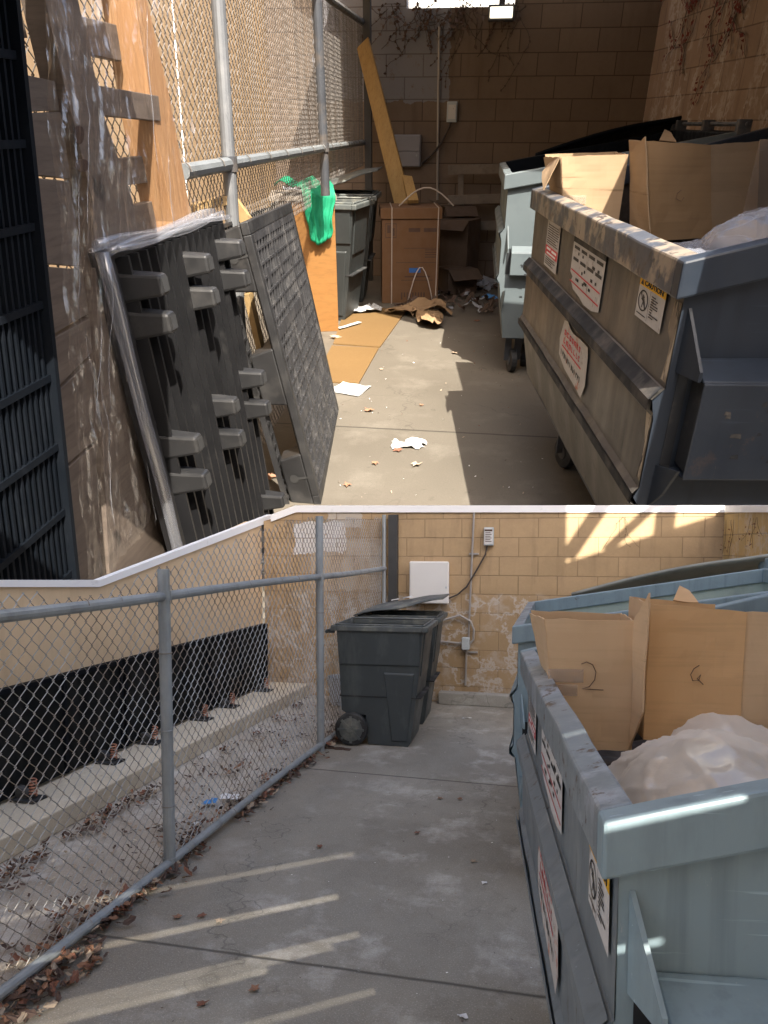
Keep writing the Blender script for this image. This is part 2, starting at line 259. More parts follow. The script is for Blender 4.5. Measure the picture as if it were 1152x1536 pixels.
    M['bucket'] = surf('grey_bucket', (.42, .45, .48), .5, var=.1); M['bluep'] = flat('blue_wrapper', (.08, .28, .62)); M['rope'] = flat('pale_strap', (.45, .38, .32))
    M['darkwall'] = flat('dark_render', (.12, .10, .085)); M['roof'] = flat('shade_sheet', (.3, .3, .3)); M['vine'] = surf('dry_vine', (.045, .032, .02), .9, var=.3)
    M['lit'] = bpy.data.materials.new('lamp_glass'); M['lit'].use_nodes = True; q = M['lit'].node_tree.nodes['Principled BSDF']
    q.inputs['Base Color'].default_value = (.9, .85, .7, 1); q.inputs['Emission Color'].default_value = (1, .9, .68, 1); q.inputs['Emission Strength'].default_value = .75  # weak glow added for the sunlit brightness of the glass
    for nm, c in (('leaf1', (.20, .085, .05)), ('leaf2', (.27, .14, .08)), ('leaf3', (.09, .055, .04)), ('leaf4', (.36, .28, .2)), ('leafr', (.16, .03, .02))): M[nm] = surf(nm, c, .8, var=.25, bump=0)
def dim(src, f, new=None, tint=(1, 1, 1)):     # the same finish darkened or tinted, mostly to deepen upper yard shade
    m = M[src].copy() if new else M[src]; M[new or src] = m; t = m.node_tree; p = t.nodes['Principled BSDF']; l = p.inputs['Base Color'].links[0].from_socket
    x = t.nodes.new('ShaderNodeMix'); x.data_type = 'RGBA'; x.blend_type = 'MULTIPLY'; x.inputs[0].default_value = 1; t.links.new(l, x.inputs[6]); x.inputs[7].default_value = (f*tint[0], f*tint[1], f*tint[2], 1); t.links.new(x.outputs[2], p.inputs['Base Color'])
defs()
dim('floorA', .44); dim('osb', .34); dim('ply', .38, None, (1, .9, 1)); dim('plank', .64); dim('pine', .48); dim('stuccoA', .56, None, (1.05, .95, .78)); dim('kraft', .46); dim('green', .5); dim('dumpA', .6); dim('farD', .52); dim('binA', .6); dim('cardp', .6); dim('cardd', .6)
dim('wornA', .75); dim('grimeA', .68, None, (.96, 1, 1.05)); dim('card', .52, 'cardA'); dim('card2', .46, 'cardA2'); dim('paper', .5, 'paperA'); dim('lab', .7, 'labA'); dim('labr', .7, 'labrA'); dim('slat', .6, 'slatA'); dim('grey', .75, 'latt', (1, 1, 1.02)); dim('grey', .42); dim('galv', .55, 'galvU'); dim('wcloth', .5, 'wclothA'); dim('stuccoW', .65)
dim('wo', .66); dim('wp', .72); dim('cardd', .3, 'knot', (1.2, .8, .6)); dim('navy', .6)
# ------------------------------------------------------------------ mesh helpers
class MB:
    def __init__(s): s.v, s.f, s.mi, s.cur = [], [], [], 0
    def mat(s, i): s.cur = i; return s
    def face(s, pts):
        n = len(s.v); s.v += [Vector(p) for p in pts]; s.f.append(tuple(range(n, n+len(pts)))); s.mi.append(s.cur)
    def hexa(s, P):      # 8 points: bottom ring 0-3, top ring 4-7
        n = len(s.v); s.v += [Vector(p) for p in P]
        for q in ((3, 2, 1, 0), (4, 5, 6, 7), (0, 1, 5, 4), (1, 2, 6, 5), (2, 3, 7, 6), (3, 0, 4, 7)): s.f.append(tuple(n+i for i in q)); s.mi.append(s.cur)
        return s
    def box(s, x0, x1, y0, y1, z0, z1, m=None):
        P = [(x0, y0, z0), (x1, y0, z0), (x1, y1, z0), (x0, y1, z0), (x0, y0, z1), (x1, y0, z1), (x1, y1, z1), (x0, y1, z1)]
        if m is not None: P = [m @ Vector(p) for p in P]
        return s.hexa(P)
    def obox(s, o, u, v, w):
        o, u, v, w = map(Vector, (o, u, v, w)); return s.hexa([o, o+u, o+u+v, o+v, o+w, o+u+w, o+u+v+w, o+v+w])
    def bar(s, a, b, w, h, up=(0, 0, 1)):
        a, b = Vector(a), Vector(b); d = (b-a).normalized(); x = d.cross(Vector(up))
        if x.length < 1e-4: x = d.cross(Vector((1, 0, 0)))
        x.normalize(); y = x.cross(d).normalized(); return s.obox(a-x*w/2-y*h/2, x*w, b-a, y*h)
    def tube(s, pts, r, n=8, cap=True):
        pts = [Vector(p) for p in pts]; base = len(s.v); ref = None
        for i, p in enumerate(pts):
            d = (pts[min(i+1, len(pts)-1)]-pts[max(i-1, 0)]).normalized()
            if ref is None: ref = Vector((0, 0, 1)) if abs(d.z) < .9 else Vector((1, 0, 0))
            x = d.cross(ref).normalized(); y = x.cross(d).normalized(); ref = y if abs(d.dot(ref)) > .95 else ref
            rr = r[i] if isinstance(r, (list, tuple)) else r
            for k in range(n): a = 2*math.pi*k/n; s.v.append(p+x*math.cos(a)*rr+y*math.sin(a)*rr)
        for i in range(len(pts)-1):
            for k in range(n):
                a = base+i*n+k; b = base+i*n+(k+1) % n; s.f.append((a, b, b+n, a+n)); s.mi.append(s.cur)
        if cap:
            s.f.append(tuple(base+k for k in reversed(range(n)))); s.mi.append(s.cur)
            s.f.append(tuple(base+(len(pts)-1)*n+k for k in range(n))); s.mi.append(s.cur)
        return s
    def prism(s, poly, fn, t):   # poly list of 2D, fn(u,v,d) -> point, thickness t
        n = len(s.v); k = len(poly)
        for d in (0, t):
            s.v += [Vector(fn(u, v, d)) for u, v in poly]
        s.f.append(tuple(n+i for i in reversed(range(k)))); s.f.append(tuple(n+k+i for i in range(k))); s.mi += [s.cur, s.cur]
        for i in range(k): j = (i+1) % k; s.f.append((n+i, n+j, n+k+j, n+k+i)); s.mi.append(s.cur)
        return s
    def grid(s, fn, nu, nv, thick=None):
        n = len(s.v)
        for i in range(nu+1):
            for j in range(nv+1): s.v.append(Vector(fn(i/nu, j/nv)))
        for i in range(nu):
            for j in range(nv): a = n+i*(nv+1)+j; s.f.append((a, a+nv+1, a+nv+2, a+1)); s.mi.append(s.cur)
        return s
    def build(s, name, mats, parent=None, bevel=0, smooth=False, solid=0, sub=0):
        me = bpy.data.meshes.new(name); me.from_pydata([tuple(v) for v in s.v], [], s.f)
        for m in (mats if isinstance(mats, (list, tuple)) else [mats]): me.materials.append(M[m] if isinstance(m, str) else m)
        me.polygons.foreach_set('material_index', s.mi)
        bm = bmesh.new(); bm.from_mesh(me); bmesh.ops.recalc_face_normals(bm, faces=bm.faces); bm.to_mesh(me); bm.free()
        if smooth: me.polygons.foreach_set('use_smooth', [True]*len(me.polygons))
        o = bpy.data.objects.new(name, me); S.collection.objects.link(o)
        if parent is not None: o.parent = parent
        if solid: d = o.modifiers.new('solid', 'SOLIDIFY'); d.thickness = solid; d.offset = 0
        if bevel: b = o.modifiers.new('bevel', 'BEVEL'); b.width = bevel; b.segments = 2; b.limit_method = 'ANGLE'; b.angle_limit = R(40)
        if sub: b = o.modifiers.new('sub', 'SUBSURF'); b.levels = sub; b.render_levels = sub
        return o
def tag(o, label=None, cat=None, group=None, kind=None):
    for k, v in (('label', label), ('category', cat), ('group', group), ('kind', kind)):
        if v: o[k] = v
    return o
def thing(name, label, cat, fr, loc=(0, 0, 0), rot=(0, 0, 0), group=None, kind=None, s=1):
    o = bpy.data.objects.new(name, None); S.collection.objects.link(o); o.empty_display_size = .1
    o.matrix_world = fr.M @ Matrix.Translation(loc) @ Euler([R(a) for a in rot]).to_matrix().to_4x4() @ Matrix.Scale(s, 4)
    return tag(o, label, cat, group, kind)
def solo(mb, name, mats, fr, label=None, cat=None, group=None, kind=None, loc=(0, 0, 0), rot=(0, 0, 0), **kw):
    o = mb.build(name, mats, **kw)
    o.matrix_world = fr.M @ Matrix.Translation(loc) @ Euler([R(a) for a in rot]).to_matrix().to_4x4()
    return tag(o, label, cat, group, kind)
def copy_tree(o, parent=None):
    c = o.copy(); S.collection.objects.link(c)
    if parent is not None: c.parent = parent
    for ch in list(o.children): copy_tree(ch, c)
    return c
def text(txt, size, mat, parent, m, name='lettering', sx=1., depth=.0006):
    cu = bpy.data.curves.new('t', 'FONT'); cu.body = txt; cu.size = size; cu.align_x = 'CENTER'; cu.align_y = 'CENTER'; cu.extrude = depth; cu.offset = size*.02
    to = bpy.data.objects.new('t', cu); S.collection.objects.link(to); dg = bpy.context.evaluated_depsgraph_get()
    me = bpy.data.meshes.new_from_object(to.evaluated_get(dg)); bpy.data.objects.remove(to); bpy.data.curves.remove(cu)
    me.transform(m @ Matrix.Diagonal((sx, 1, 1, 1))); me.materials.clear(); me.materials.append(M[mat])
    o = bpy.data.objects.new(name, me); S.collection.objects.link(o); o.parent = parent; return o
def frame_m(o, u, v):   # matrix with x along u, y along v
    u = Vector(u).normalized(); v = Vector(v); v = (v-u*v.dot(u)).normalized(); n = u.cross(v)
    return Matrix(((u.x, v.x, n.x, o[0]), (u.y, v.y, n.y, o[1]), (u.z, v.z, n.z, o[2]), (0, 0, 0, 1)))
def nz(p, s=1., seed=0): return noise.noise(Vector(p)*s+Vector((seed*7.3, seed*3.1, seed*1.7)))

# ------------------------------------------------------------------ chain link fence
def chainlink(name, x, y0, y1, zlo, ztop, pitch, r, parent, mat, n=3):
    """woven diamonds in the plane x=const; ztop(y) limits the height"""
    mb = MB(); h = a = pitch/2
    for k in range(int(y0/a)-1, int(y1/a)+1):
        pts = []; bow = .006*noise.noise(Vector((k*.15, 3, 1)))
        z00 = zlo(k*a) if callable(zlo) else zlo; z00 = round(z00/(2*h))*2*h
        for j in range(400):
            z = z00+h*j; o = (j+k) % 2; yy = k*a+(a*1.05 if o else -a*.05)
            if z > ztop(yy): break
            if y0 <= yy <= y1: pts.append((x+(r if o else -r)+bow, yy+.003*noise.noise(Vector((k, j*.4, 5))), z))
        if len(pts) > 1: mb.tube(pts, r, n, cap=False)
    return mb.build(name, mat, parent)
def interp(pts):
    def f(y):
        if y <= pts[0][0]: return pts[0][1]
        for (a, b), (c, d) in zip(pts, pts[1:]):
            if y <= c: return b+(d-b)*(y-a)/(c-a)
        return pts[-1][1]
    return f
# ================================================================== builders shared by both yards
def crumple(fn, nu, nv, amp, sc, seed):
    def f(u, v):
        p = Vector(fn(u, v)); n = Vector((nz(p, sc, seed), nz(p, sc, seed+3), nz(p, sc, seed+5)))
        n += .5*Vector((nz(p, sc*2.3, seed+8), nz(p, sc*2.3, seed+9), nz(p, sc*2.3, seed+11))); return p+n*amp
    return f
def blob(parent, name, mat, c, rad, seed, amp=.12, sc=3., fr=None, sub=6):
    """a crinkled bag: an uneven closed surface"""
    bm = bmesh.new(); bmesh.ops.create_icosphere(bm, subdivisions=sub, radius=1)
    for v in bm.verts:
        p = v.co.copy(); q = Vector((p.x*rad[0], p.y*rad[1], p.z*rad[2]))
        d = nz(q, sc, seed)*amp*1.3+nz(q, sc*2.5, seed+1)*amp*.4+max(0, 1-abs(nz(q, sc*2.2, seed+2))*4)**2*amp*.016+max(0, 1-abs(nz((q.x*2.2, q.y, q.z), sc*4, seed+4))*4)**2*amp*.08+max(0, 1-abs(nz((q.x, q.y*2, q.z), sc*9, seed+6))*4)**2*amp*.01
        v.co = q*(1+0)+p*d
        if v.co.z < -rad[2]*.6: v.co.z = -rad[2]*.6
        v.co += Vector(c)
    me = bpy.data.meshes.new(name); bm.to_mesh(me); bm.free(); me.materials.append(M[mat]); me.polygons.foreach_set('use_smooth', [True]*len(me.polygons))
    o = bpy.data.objects.new(name, me); S.collection.objects.link(o)
    if parent is not None: o.parent = parent
    return o
def caster(p, x, y, top, r=.085):
    a = random.uniform(-.5, .5); c = Vector((x, y, r)); ax = Vector((math.cos(a), math.sin(a), 0))
    w_ = MB(); w_.tube([c-ax*.022, c+ax*.022], r, 20); w = w_.build('wheel', 'rub', p, bevel=.006)
    h = MB(); h.tube([c-ax*.028, c+ax*.028], r*.42, 14); h.build('hub', 'galvd', w)
    f = MB()
    for s_ in (-1, 1): f.bar(c+ax*.036*s_, (x+ax.x*.036*s_, y+ax.y*.036*s_, top-.02), .008, .05, (ax.x, ax.y, 0))
    f.box(x-.055, x+.055, y-.055, y+.055, top-.02, top); f.build('caster_fork', 'galvd', p)
def sticker(p, kind, y0, y1, z0, z1, x, dk=False):
    LB_, LR_ = ('labA', 'labrA') if dk else ('lab', 'labr')
    """a label on the left face; y0 = far (left on the picture) edge, y1 = near edge"""
    m = MB(); dx = -.0016
    W = y0-y1; H = z1-z0
    def P(u, v, d=0): return (x+dx-d, y0-W*u, z0+H*v)      # u 0..1 left to right, v up
    def q(mb, u0, u1, v0, v1, d): mb.face([P(u0, v0, d), P(u1, v0, d), P(u1, v1, d), P(u0, v1, d)])
    fm = lambda u, v: frame_m(P(u, v, .0012), (0, -1, 0), (0, 0, 1))
    if kind == 'caution':
        q(m, 0, 1, 0, 1, 0); st = m.build('sticker', LB_, p); st['label'] = 'white caution sticker with yellow header'
        a = MB(); q(a, 0, 1, .80, 1, .0006); a.build('header_band', 'yel', st)
        text('\u26a0CAUTION' if False else 'CAUTION', H*.17, 'ink_shade', st, fm(.56, .90), sx=.8*W/H*1.15)
        k = MB()
        k.face([P(.05, .83, .0012), P(.17, .83, .0012), P(.11, .97, .0012)])
        cx, cz, rx, rz = .24, .47, .19, .26
        for i in range(28):
            a0, a1 = 2*math.pi*i/28, 2*math.pi*(i+1)/28
            k.face([P(cx+rx*math.cos(a0), cz+rz*math.sin(a0), .0012), P(cx+rx*math.cos(a1), cz+rz*math.sin(a1), .0012), P(cx+rx*.84*math.cos(a1), cz+rz*.86*math.sin(a1), .0012), P(cx+rx*.84*math.cos(a0), cz+rz*.86*math.sin(a0), .0012)])
        k.face([P(cx-.14, cz+.17, .0012), P(cx-.11, cz+.19, .0012), P(cx+.14, cz-.17, .0012), P(cx+.11, cz-.19, .0012)])
        for (u0, v0, u1, v1) in ((.20, .60, .26, .56), (.22, .56, .30, .42), (.16, .50, .26, .46), (.24, .44, .20, .30), (.29, .43, .33, .31)):
            k.face([P(u0, v0, .0012), P(u0+.03, v0+.02, .0012), P(u1+.03, v1, .0012), P(u1, v1-.02, .0012)])
        q(k, .475, .482, .06, .79, .0012); q(k, .06, .42, .11, .135, .0012)
        random.seed(3)
        for i in range(9): q(k, .53, .62+random.random()*.3, .68-i*.062, .68-i*.062+.028, .0012)
        k.build('small_print', 'ink_shade', st)
    elif kind == 'banded':
        q(m, 0, 1, 0, 1, 0); st = m.build('sticker', LB_, p); st['label'] = 'narrow white sticker with a red band'
        a = MB(); q(a, .02, .98, .26, .46, .0006); a.build('red_band', 'red', st)
        k = MB(); random.seed(5)
        for i in range(9): q(k, .08, .75+random.random()*.2, .90-i*.048, .90-i*.048+.02, .0012)
        for i in range(4): q(k, .08, .6+random.random()*.3, .2-i*.045, .2-i*.045+.018, .0012)
        k.build('small_print', 'ink_shade', st)
        k = MB(); q(k, .12, .44, .38, .43, .0012); q(k, .52, .9, .37, .42, .0012); q(k, .15, .85, .29, .33, .0012); k.build('white_print', 'paper', st)
    elif kind == 'table':
        pts = [(.0, .36), (.1, .30), (.06, .22), (.16, .1), (.4, .06), (.55, 0), (.8, .02), (1, .10), (1, 1), (0, 1)]
        m.face([P(u, v) for u, v in pts]); st = m.build('sticker', LB_, p); st['label'] = 'large peeling white sticker with black blocks of print and red lines'
        a = MB(); q(a, 0, 1, .90, 1.0, .0006); a.build('header_band', 'ink_shade', st)
        k = MB(); random.seed(9)
        for v in (.80, .60):
            for i in range(4): q(k, .06+i*.24, .06+i*.24+.18, v, v+.055, .0012)
        for i in range(16):
            u = random.uniform(.06, .9); v = random.choice((.72, .66, .5, .45, .32, .28)); q(k, u, u+.035+random.random()*.03, v, v+.05, .0012)
        k.build('small_print', 'ink_shade', st)
        k = MB()
        for v in (.41, .21): k.face([P(0.03, v+.02, .0012), P(.97, v-.01, .0012), P(.97, v-.035, .0012), P(.03, v-.005, .0012)])
        k.build('red_lines', 'red', st)
        text('INFO' if False else '', .01, 'ink_shade', st, fm(.5, .5)) if False else None
    elif kind == 'torn':
        pts = [(.05, .25), (0, .55), (.1, .96), (.22, 1.0), (.34, .92), (.45, .9), (.7, .94), (.93, .95), (.97, .8), (1, .3), (.92, .02), (.8, .06), (.3, .12)]
        m.face([P(u, v) for u, v in pts]); st = m.build('sticker', LR_, p); st['label'] = 'big torn white sticker with faded red lettering'
        k = MB(); random.seed(11)
        for row, (v, h_) in enumerate(((.72, .10), (.56, .10))):
            u = .16
            while u < .72:
                wd = random.uniform(.04, .08); kind_ = random.random()
                q(k, u, u+wd*.35, v, v+h_, .0012)
                if kind_ > .3: q(k, u+wd*.35, u+wd, v+h_*.75, v+h_, .0012)
                if kind_ > .5: q(k, u+wd*.65, u+wd, v, v+h_, .0012)
                if kind_ < .6: q(k, u+wd*.35, u+wd, v, v+h_*.25, .0012)
                u += wd+.03
        q(k, .12, .82, .47, .50, .0012); k.build('red_print', 'red', st)
        k = MB()
        for i in range(13):
            u = .12+i*.058; v = .30-.006*i; q(k, u, u+.012, v, v+.11, .0012)
            if i % 3: q(k, u, u+.036, v+random.choice((0, .05, .1)), v+.015+random.choice((0, .05, .08)), .0012)
        k.build('black_print', 'ink_shade', st)

def dumpster(fr, loc, az, W, L, label, slope, mats, zb=.37, zr=1.3, stickers=(), ribs=True, pocket=True, group='metal dumpsters', lid=None, rim2=None, near_pocket=(.10, .77, 1.06)):
    """front-load dumpster: local x to the right (towards its hinge side), y away, origin under the near left rim corner"""
    body, left, rim, inner = mats
    t = thing('dumpster', label, 'dumpster', fr, loc, (0, 0, az), group)
    zt = lambda x: zr+slope*x
    LB = .088                                                 # depth of the rim band
    # shell ---------------------------------------------------------------
    inx = .028
    prof = [(inx, zr-LB+.004), (inx, .985), (-.002, .955), (-.002, .925), (.010, .905), (.012, .70), (-.002, .682), (-.002, .652), (.022, .636), (.072, zb)]
    m = MB()
    for (x0, z0), (x1, z1) in zip(prof, prof[1:]):
        for i in range(10):
            ya, yb = inx+(L-2*inx)*i/10, inx+(L-2*inx)*(i+1)/10
            d = lambda x, y, z: x+.006*nz((x, y, z), 4, 2)
            m.face([(d(x0, ya, z0), ya, z0), (d(x0, yb, z0), yb, z0), (d(x1, yb, z1), yb, z1), (d(x1, ya, z1), ya, z1)])
    m.build('front_panel', left, t)
    if ribs:
        m = MB()
        for (xa, za, xb, zb_) in ((-.0025, .955, -.0025, .925), (inx-.002, .986, -.0025, .956), (-.0025, .682, -.0025, .652), (-.0025, .652, .0215, .635)):
            m.face([(xa-.0075, inx+.002, za), (xa-.0075, L-inx-.002, za), (xb-.0075, L-inx-.002, zb_), (xb-.0075, inx+.002, zb_)])
        m.build('stiffening_rib', 'ribd' if mats[1] == 'grimeA' else left, t)
    m = MB()      # near, far and back walls
    poly = [(inx, zt(inx)-LB+.01), (inx, .985), (-.000, .95), (.012, .9), (.012, .7), (-.000, .668), (.022, .636), (.072, zb), (W-.05, zb), (W-.02, zt(W)-LB+.01)]
    m.prism(poly, lambda u, v, d: (u+.0015, inx+.0015+d, v), .006)
    m.prism(poly, lambda u, v, d: (u+.0015, L-inx-.0015-d, v), .006)
    m.hexa([(W-.05, inx, zb), (W-.042, inx, zb), (W-.042, L-inx, zb), (W-.05, L-inx, zb), (W-.03, inx, zt(W)-LB), (W-.022, inx, zt(W)-LB), (W-.022, L-inx, zt(W)-LB), (W-.03, L-inx, zt(W)-LB)])
    m.box(.07, W-.05, inx, L-inx, zb, zb+.01)
    m.build('body_wall', body, t)
    if inner:
        m = MB()
        m.face([(inx+.012, inx+.01, zr-.02), (inx+.012, L-inx-.01, zr-.02), (.085, L-inx-.01, zb+.02), (.085, inx+.01, zb+.02)])
        m.face([(inx+.012, L-inx-.010, zr-.02), (W-.03, L-inx-.010, zt(W)-.02), (W-.055, L-inx-.010, zb+.02), (.085, L-inx-.010, zb+.02)])
        m.face([(W-.035, inx+.01, zt(W)-.02), (W-.035, L-inx-.01, zt(W)-.02), (W-.058, L-inx-.01, zb+.02), (W-.058, inx+.01, zb+.02)])
        m.face([(inx+.012, inx+.012, zr-.02), (W-.03, inx+.012, zt(W)-.02), (W-.055, inx+.012, zb+.02), (.085, inx+.012, zb+.02)])
        m.build('inner_lining', inner, t)
    # rim -----------------------------------------------------------------
    m = MB(); rw = .052
    def rb(x0, x1, y0, y1):       # one continuous bar, slightly battered
        along = abs(y1-y0) > abs(x1-x0); n = 14; base = len(m.v)
        for i in range(n+1):
            f = i/n; g_ = .004*nz((x0+(x1-x0)*f, y0+(y1-y0)*f, 0), 3, 4)
            if along: xa, xb, ya, yb = x0+g_, x1+g_, y0+(y1-y0)*f, y0+(y1-y0)*f
            else: xa = xb = x0+(x1-x0)*f; ya, yb = y0+g_, y1+g_
            m.v += [Vector((xa, ya, zt(xa)-LB)), Vector((xb, yb, zt(xb)-LB)), Vector((xb, yb, zt(xb)+g_*.5)), Vector((xa, ya, zt(xa)+g_*.5))]
        for i in range(n):
            for k in range(4):
                q = base+i*4; m.f.append((q+k, q+(k+1) % 4, q+4+(k+1) % 4, q+4+k)); m.mi.append(m.cur)
        m.f.append((base, base+1, base+2, base+3)); m.f.append(tuple(base+n*4+k for k in (3, 2, 1, 0))); m.mi += [m.cur]*2
    rb(0, rw, rw, L-rw); m.build('rim', rim, t, bevel=.006)['label'] = 'worn long front rim'
    m = MB(); rb(0, W, 0, rw); m.build('rim', body, t, bevel=.006); m = MB(); rb(0, W, L-rw, L); m.build('rim', rim2 or body, t, bevel=.006); m = MB(); rb(W-rw, W, rw, L-rw); m.build('rim', rim2 or body, t, bevel=.006)
    # near side: gusset and fork pocket -------------------------------------
    if pocket:
        dp, z0, z1 = near_pocket
        m = MB()
        m.prism([(0, z1+.13), (-dp*.95, z1-.005), (-dp*.95, z1-.03), (0, z1-.03)], lambda u, v, d: (.045+d+(-u)*.28, inx+u, v), .008)
        m.build('gusset', body, t); m = MB()
        m.prism([(0, z1-.29), (-dp*.95, z1-.27), (-dp*.5, z1-.36), (0, z1-.42)], lambda u, v, d: (.045+d+(-u)*.28, inx+u, v), .008)
        m.build('gusset', body, t)
        m = MB()
        xa, xb = .085, W-.06
        def sl(y0, y1, za, zb2, th=.008):
            m.hexa([(xa, y0, za), (xb, y0, za), (xb, y1, zb2), (xa, y1, zb2), (xa, y0, za+th), (xb, y0, za+th), (xb, y1, zb2+th), (xa, y1, zb2+th)])
        sl(-dp+inx, inx, z1-.035, z1); sl(-dp+inx, inx, z0, z0-.012)
        m.box(xa, xb, -dp+inx-.008, -dp+inx, z0, z1-.03); m.build('fork_pocket', body, t, bevel=.004)['label'] = 'rectangular fork sleeve with dark open end'
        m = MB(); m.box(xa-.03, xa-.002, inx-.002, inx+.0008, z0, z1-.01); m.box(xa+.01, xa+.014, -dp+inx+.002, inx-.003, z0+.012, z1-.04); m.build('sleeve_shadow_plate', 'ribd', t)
        m = MB(); random.seed(21)
        for i in range(16):
            u = xa+.06+random.random()*.3; v = z1-.06-random.choice((.02, .05, .1, .17))+random.uniform(-.01, .01); wd = random.uniform(.008, .04)
            m.face([(u, -dp+inx-.0095, v), (u+wd, -dp+inx-.0095, v+random.uniform(-.003, .003)), (u+wd*.9, -dp+inx-.0095, v+random.uniform(.006, .014)), (u+.003, -dp+inx-.0095, v+.01)])
        m.build('rust_chips', 'ribd', t)['kind'] = 'stuff'
    if left == 'grimeA':
        m = MB(); random.seed(44); zz = [.72+.02*i for i in range(25)]
        for za, zb3 in zip(zz, zz[1:]):
            if len(m.f) and .90 < za < .92: m.build('peeled_paint_edge', 'peel', t); m = MB()
            if .90 < za < .99 or za > 1.195: continue
            xx = lambda z_: (inx if z_ > .98 else .0105)-.0022
            ya, yb = inx+.001, .06+.035*nz((za*9, 1, 2), 1, 4)+.03*(za > 1.1)
            m.face([(xx(za), ya, za), (xx(za), yb, za), (xx(zb3), .06+.035*nz((zb3*9, 1, 2), 1, 4)+.03*(zb3 > 1.1), zb3), (xx(zb3), ya, zb3)])
        m.build('peeled_paint_edge', 'peel', t)
    for s_ in stickers: sticker(t, *s_, inx-.004 if s_[0] != 'torn' else .004, left == 'grimeA')
    for x, y in ((.26, .3), (.16 if zb < .3 else .24, .14 if zb < .3 else L-.5), (W-.2, .3), (W-.2, L-.3)): caster(t, x, y, zb, .085)
    if lid:
        lm, = lid[:1]
        m = MB(); n = 14
        for (ya, yb) in ((-.02, L*.49), (L*.51, L+.02)):
            for (off, th) in ((0, .02),):
                # lids folded back over the hinge bar lie just behind the high side, bowed
                def fn(u, v):
                    x = W*.33+u*(W*.72); z = zt(W)+.055-.30*(1-u)**1.7*.8+.02*math.sin(v*math.pi)
                    return (x, yb+(ya-yb)*v, z)
        m.grid(lambda u, v: (.30+u*(W-.28), L+.05+.20*v, zt(.30+u*(W-.28))+.075*math.sin(min(1, u*1.15)*math.pi*.62)+.01-.10*v), 20, 4)
        m.build('lid', lm, t, solid=.02, smooth=True)['label'] = 'curved plastic lid swung over the far side'
        h = MB(); h.tube([(W+.02, -.03, zt(W)+.035), (W+.02, L+.16, zt(W)+.035)], .014, 8)
        for y in (.02, L*.5, L-.02, L+.14): h.box(W-.03, W+.05, y-.03, y+.03, zt(W)-.02, zt(W)+.06)
        h.build('hinge_bar', 'galvd' if lm == 'navy' else body, t, bevel=.008)
    return t

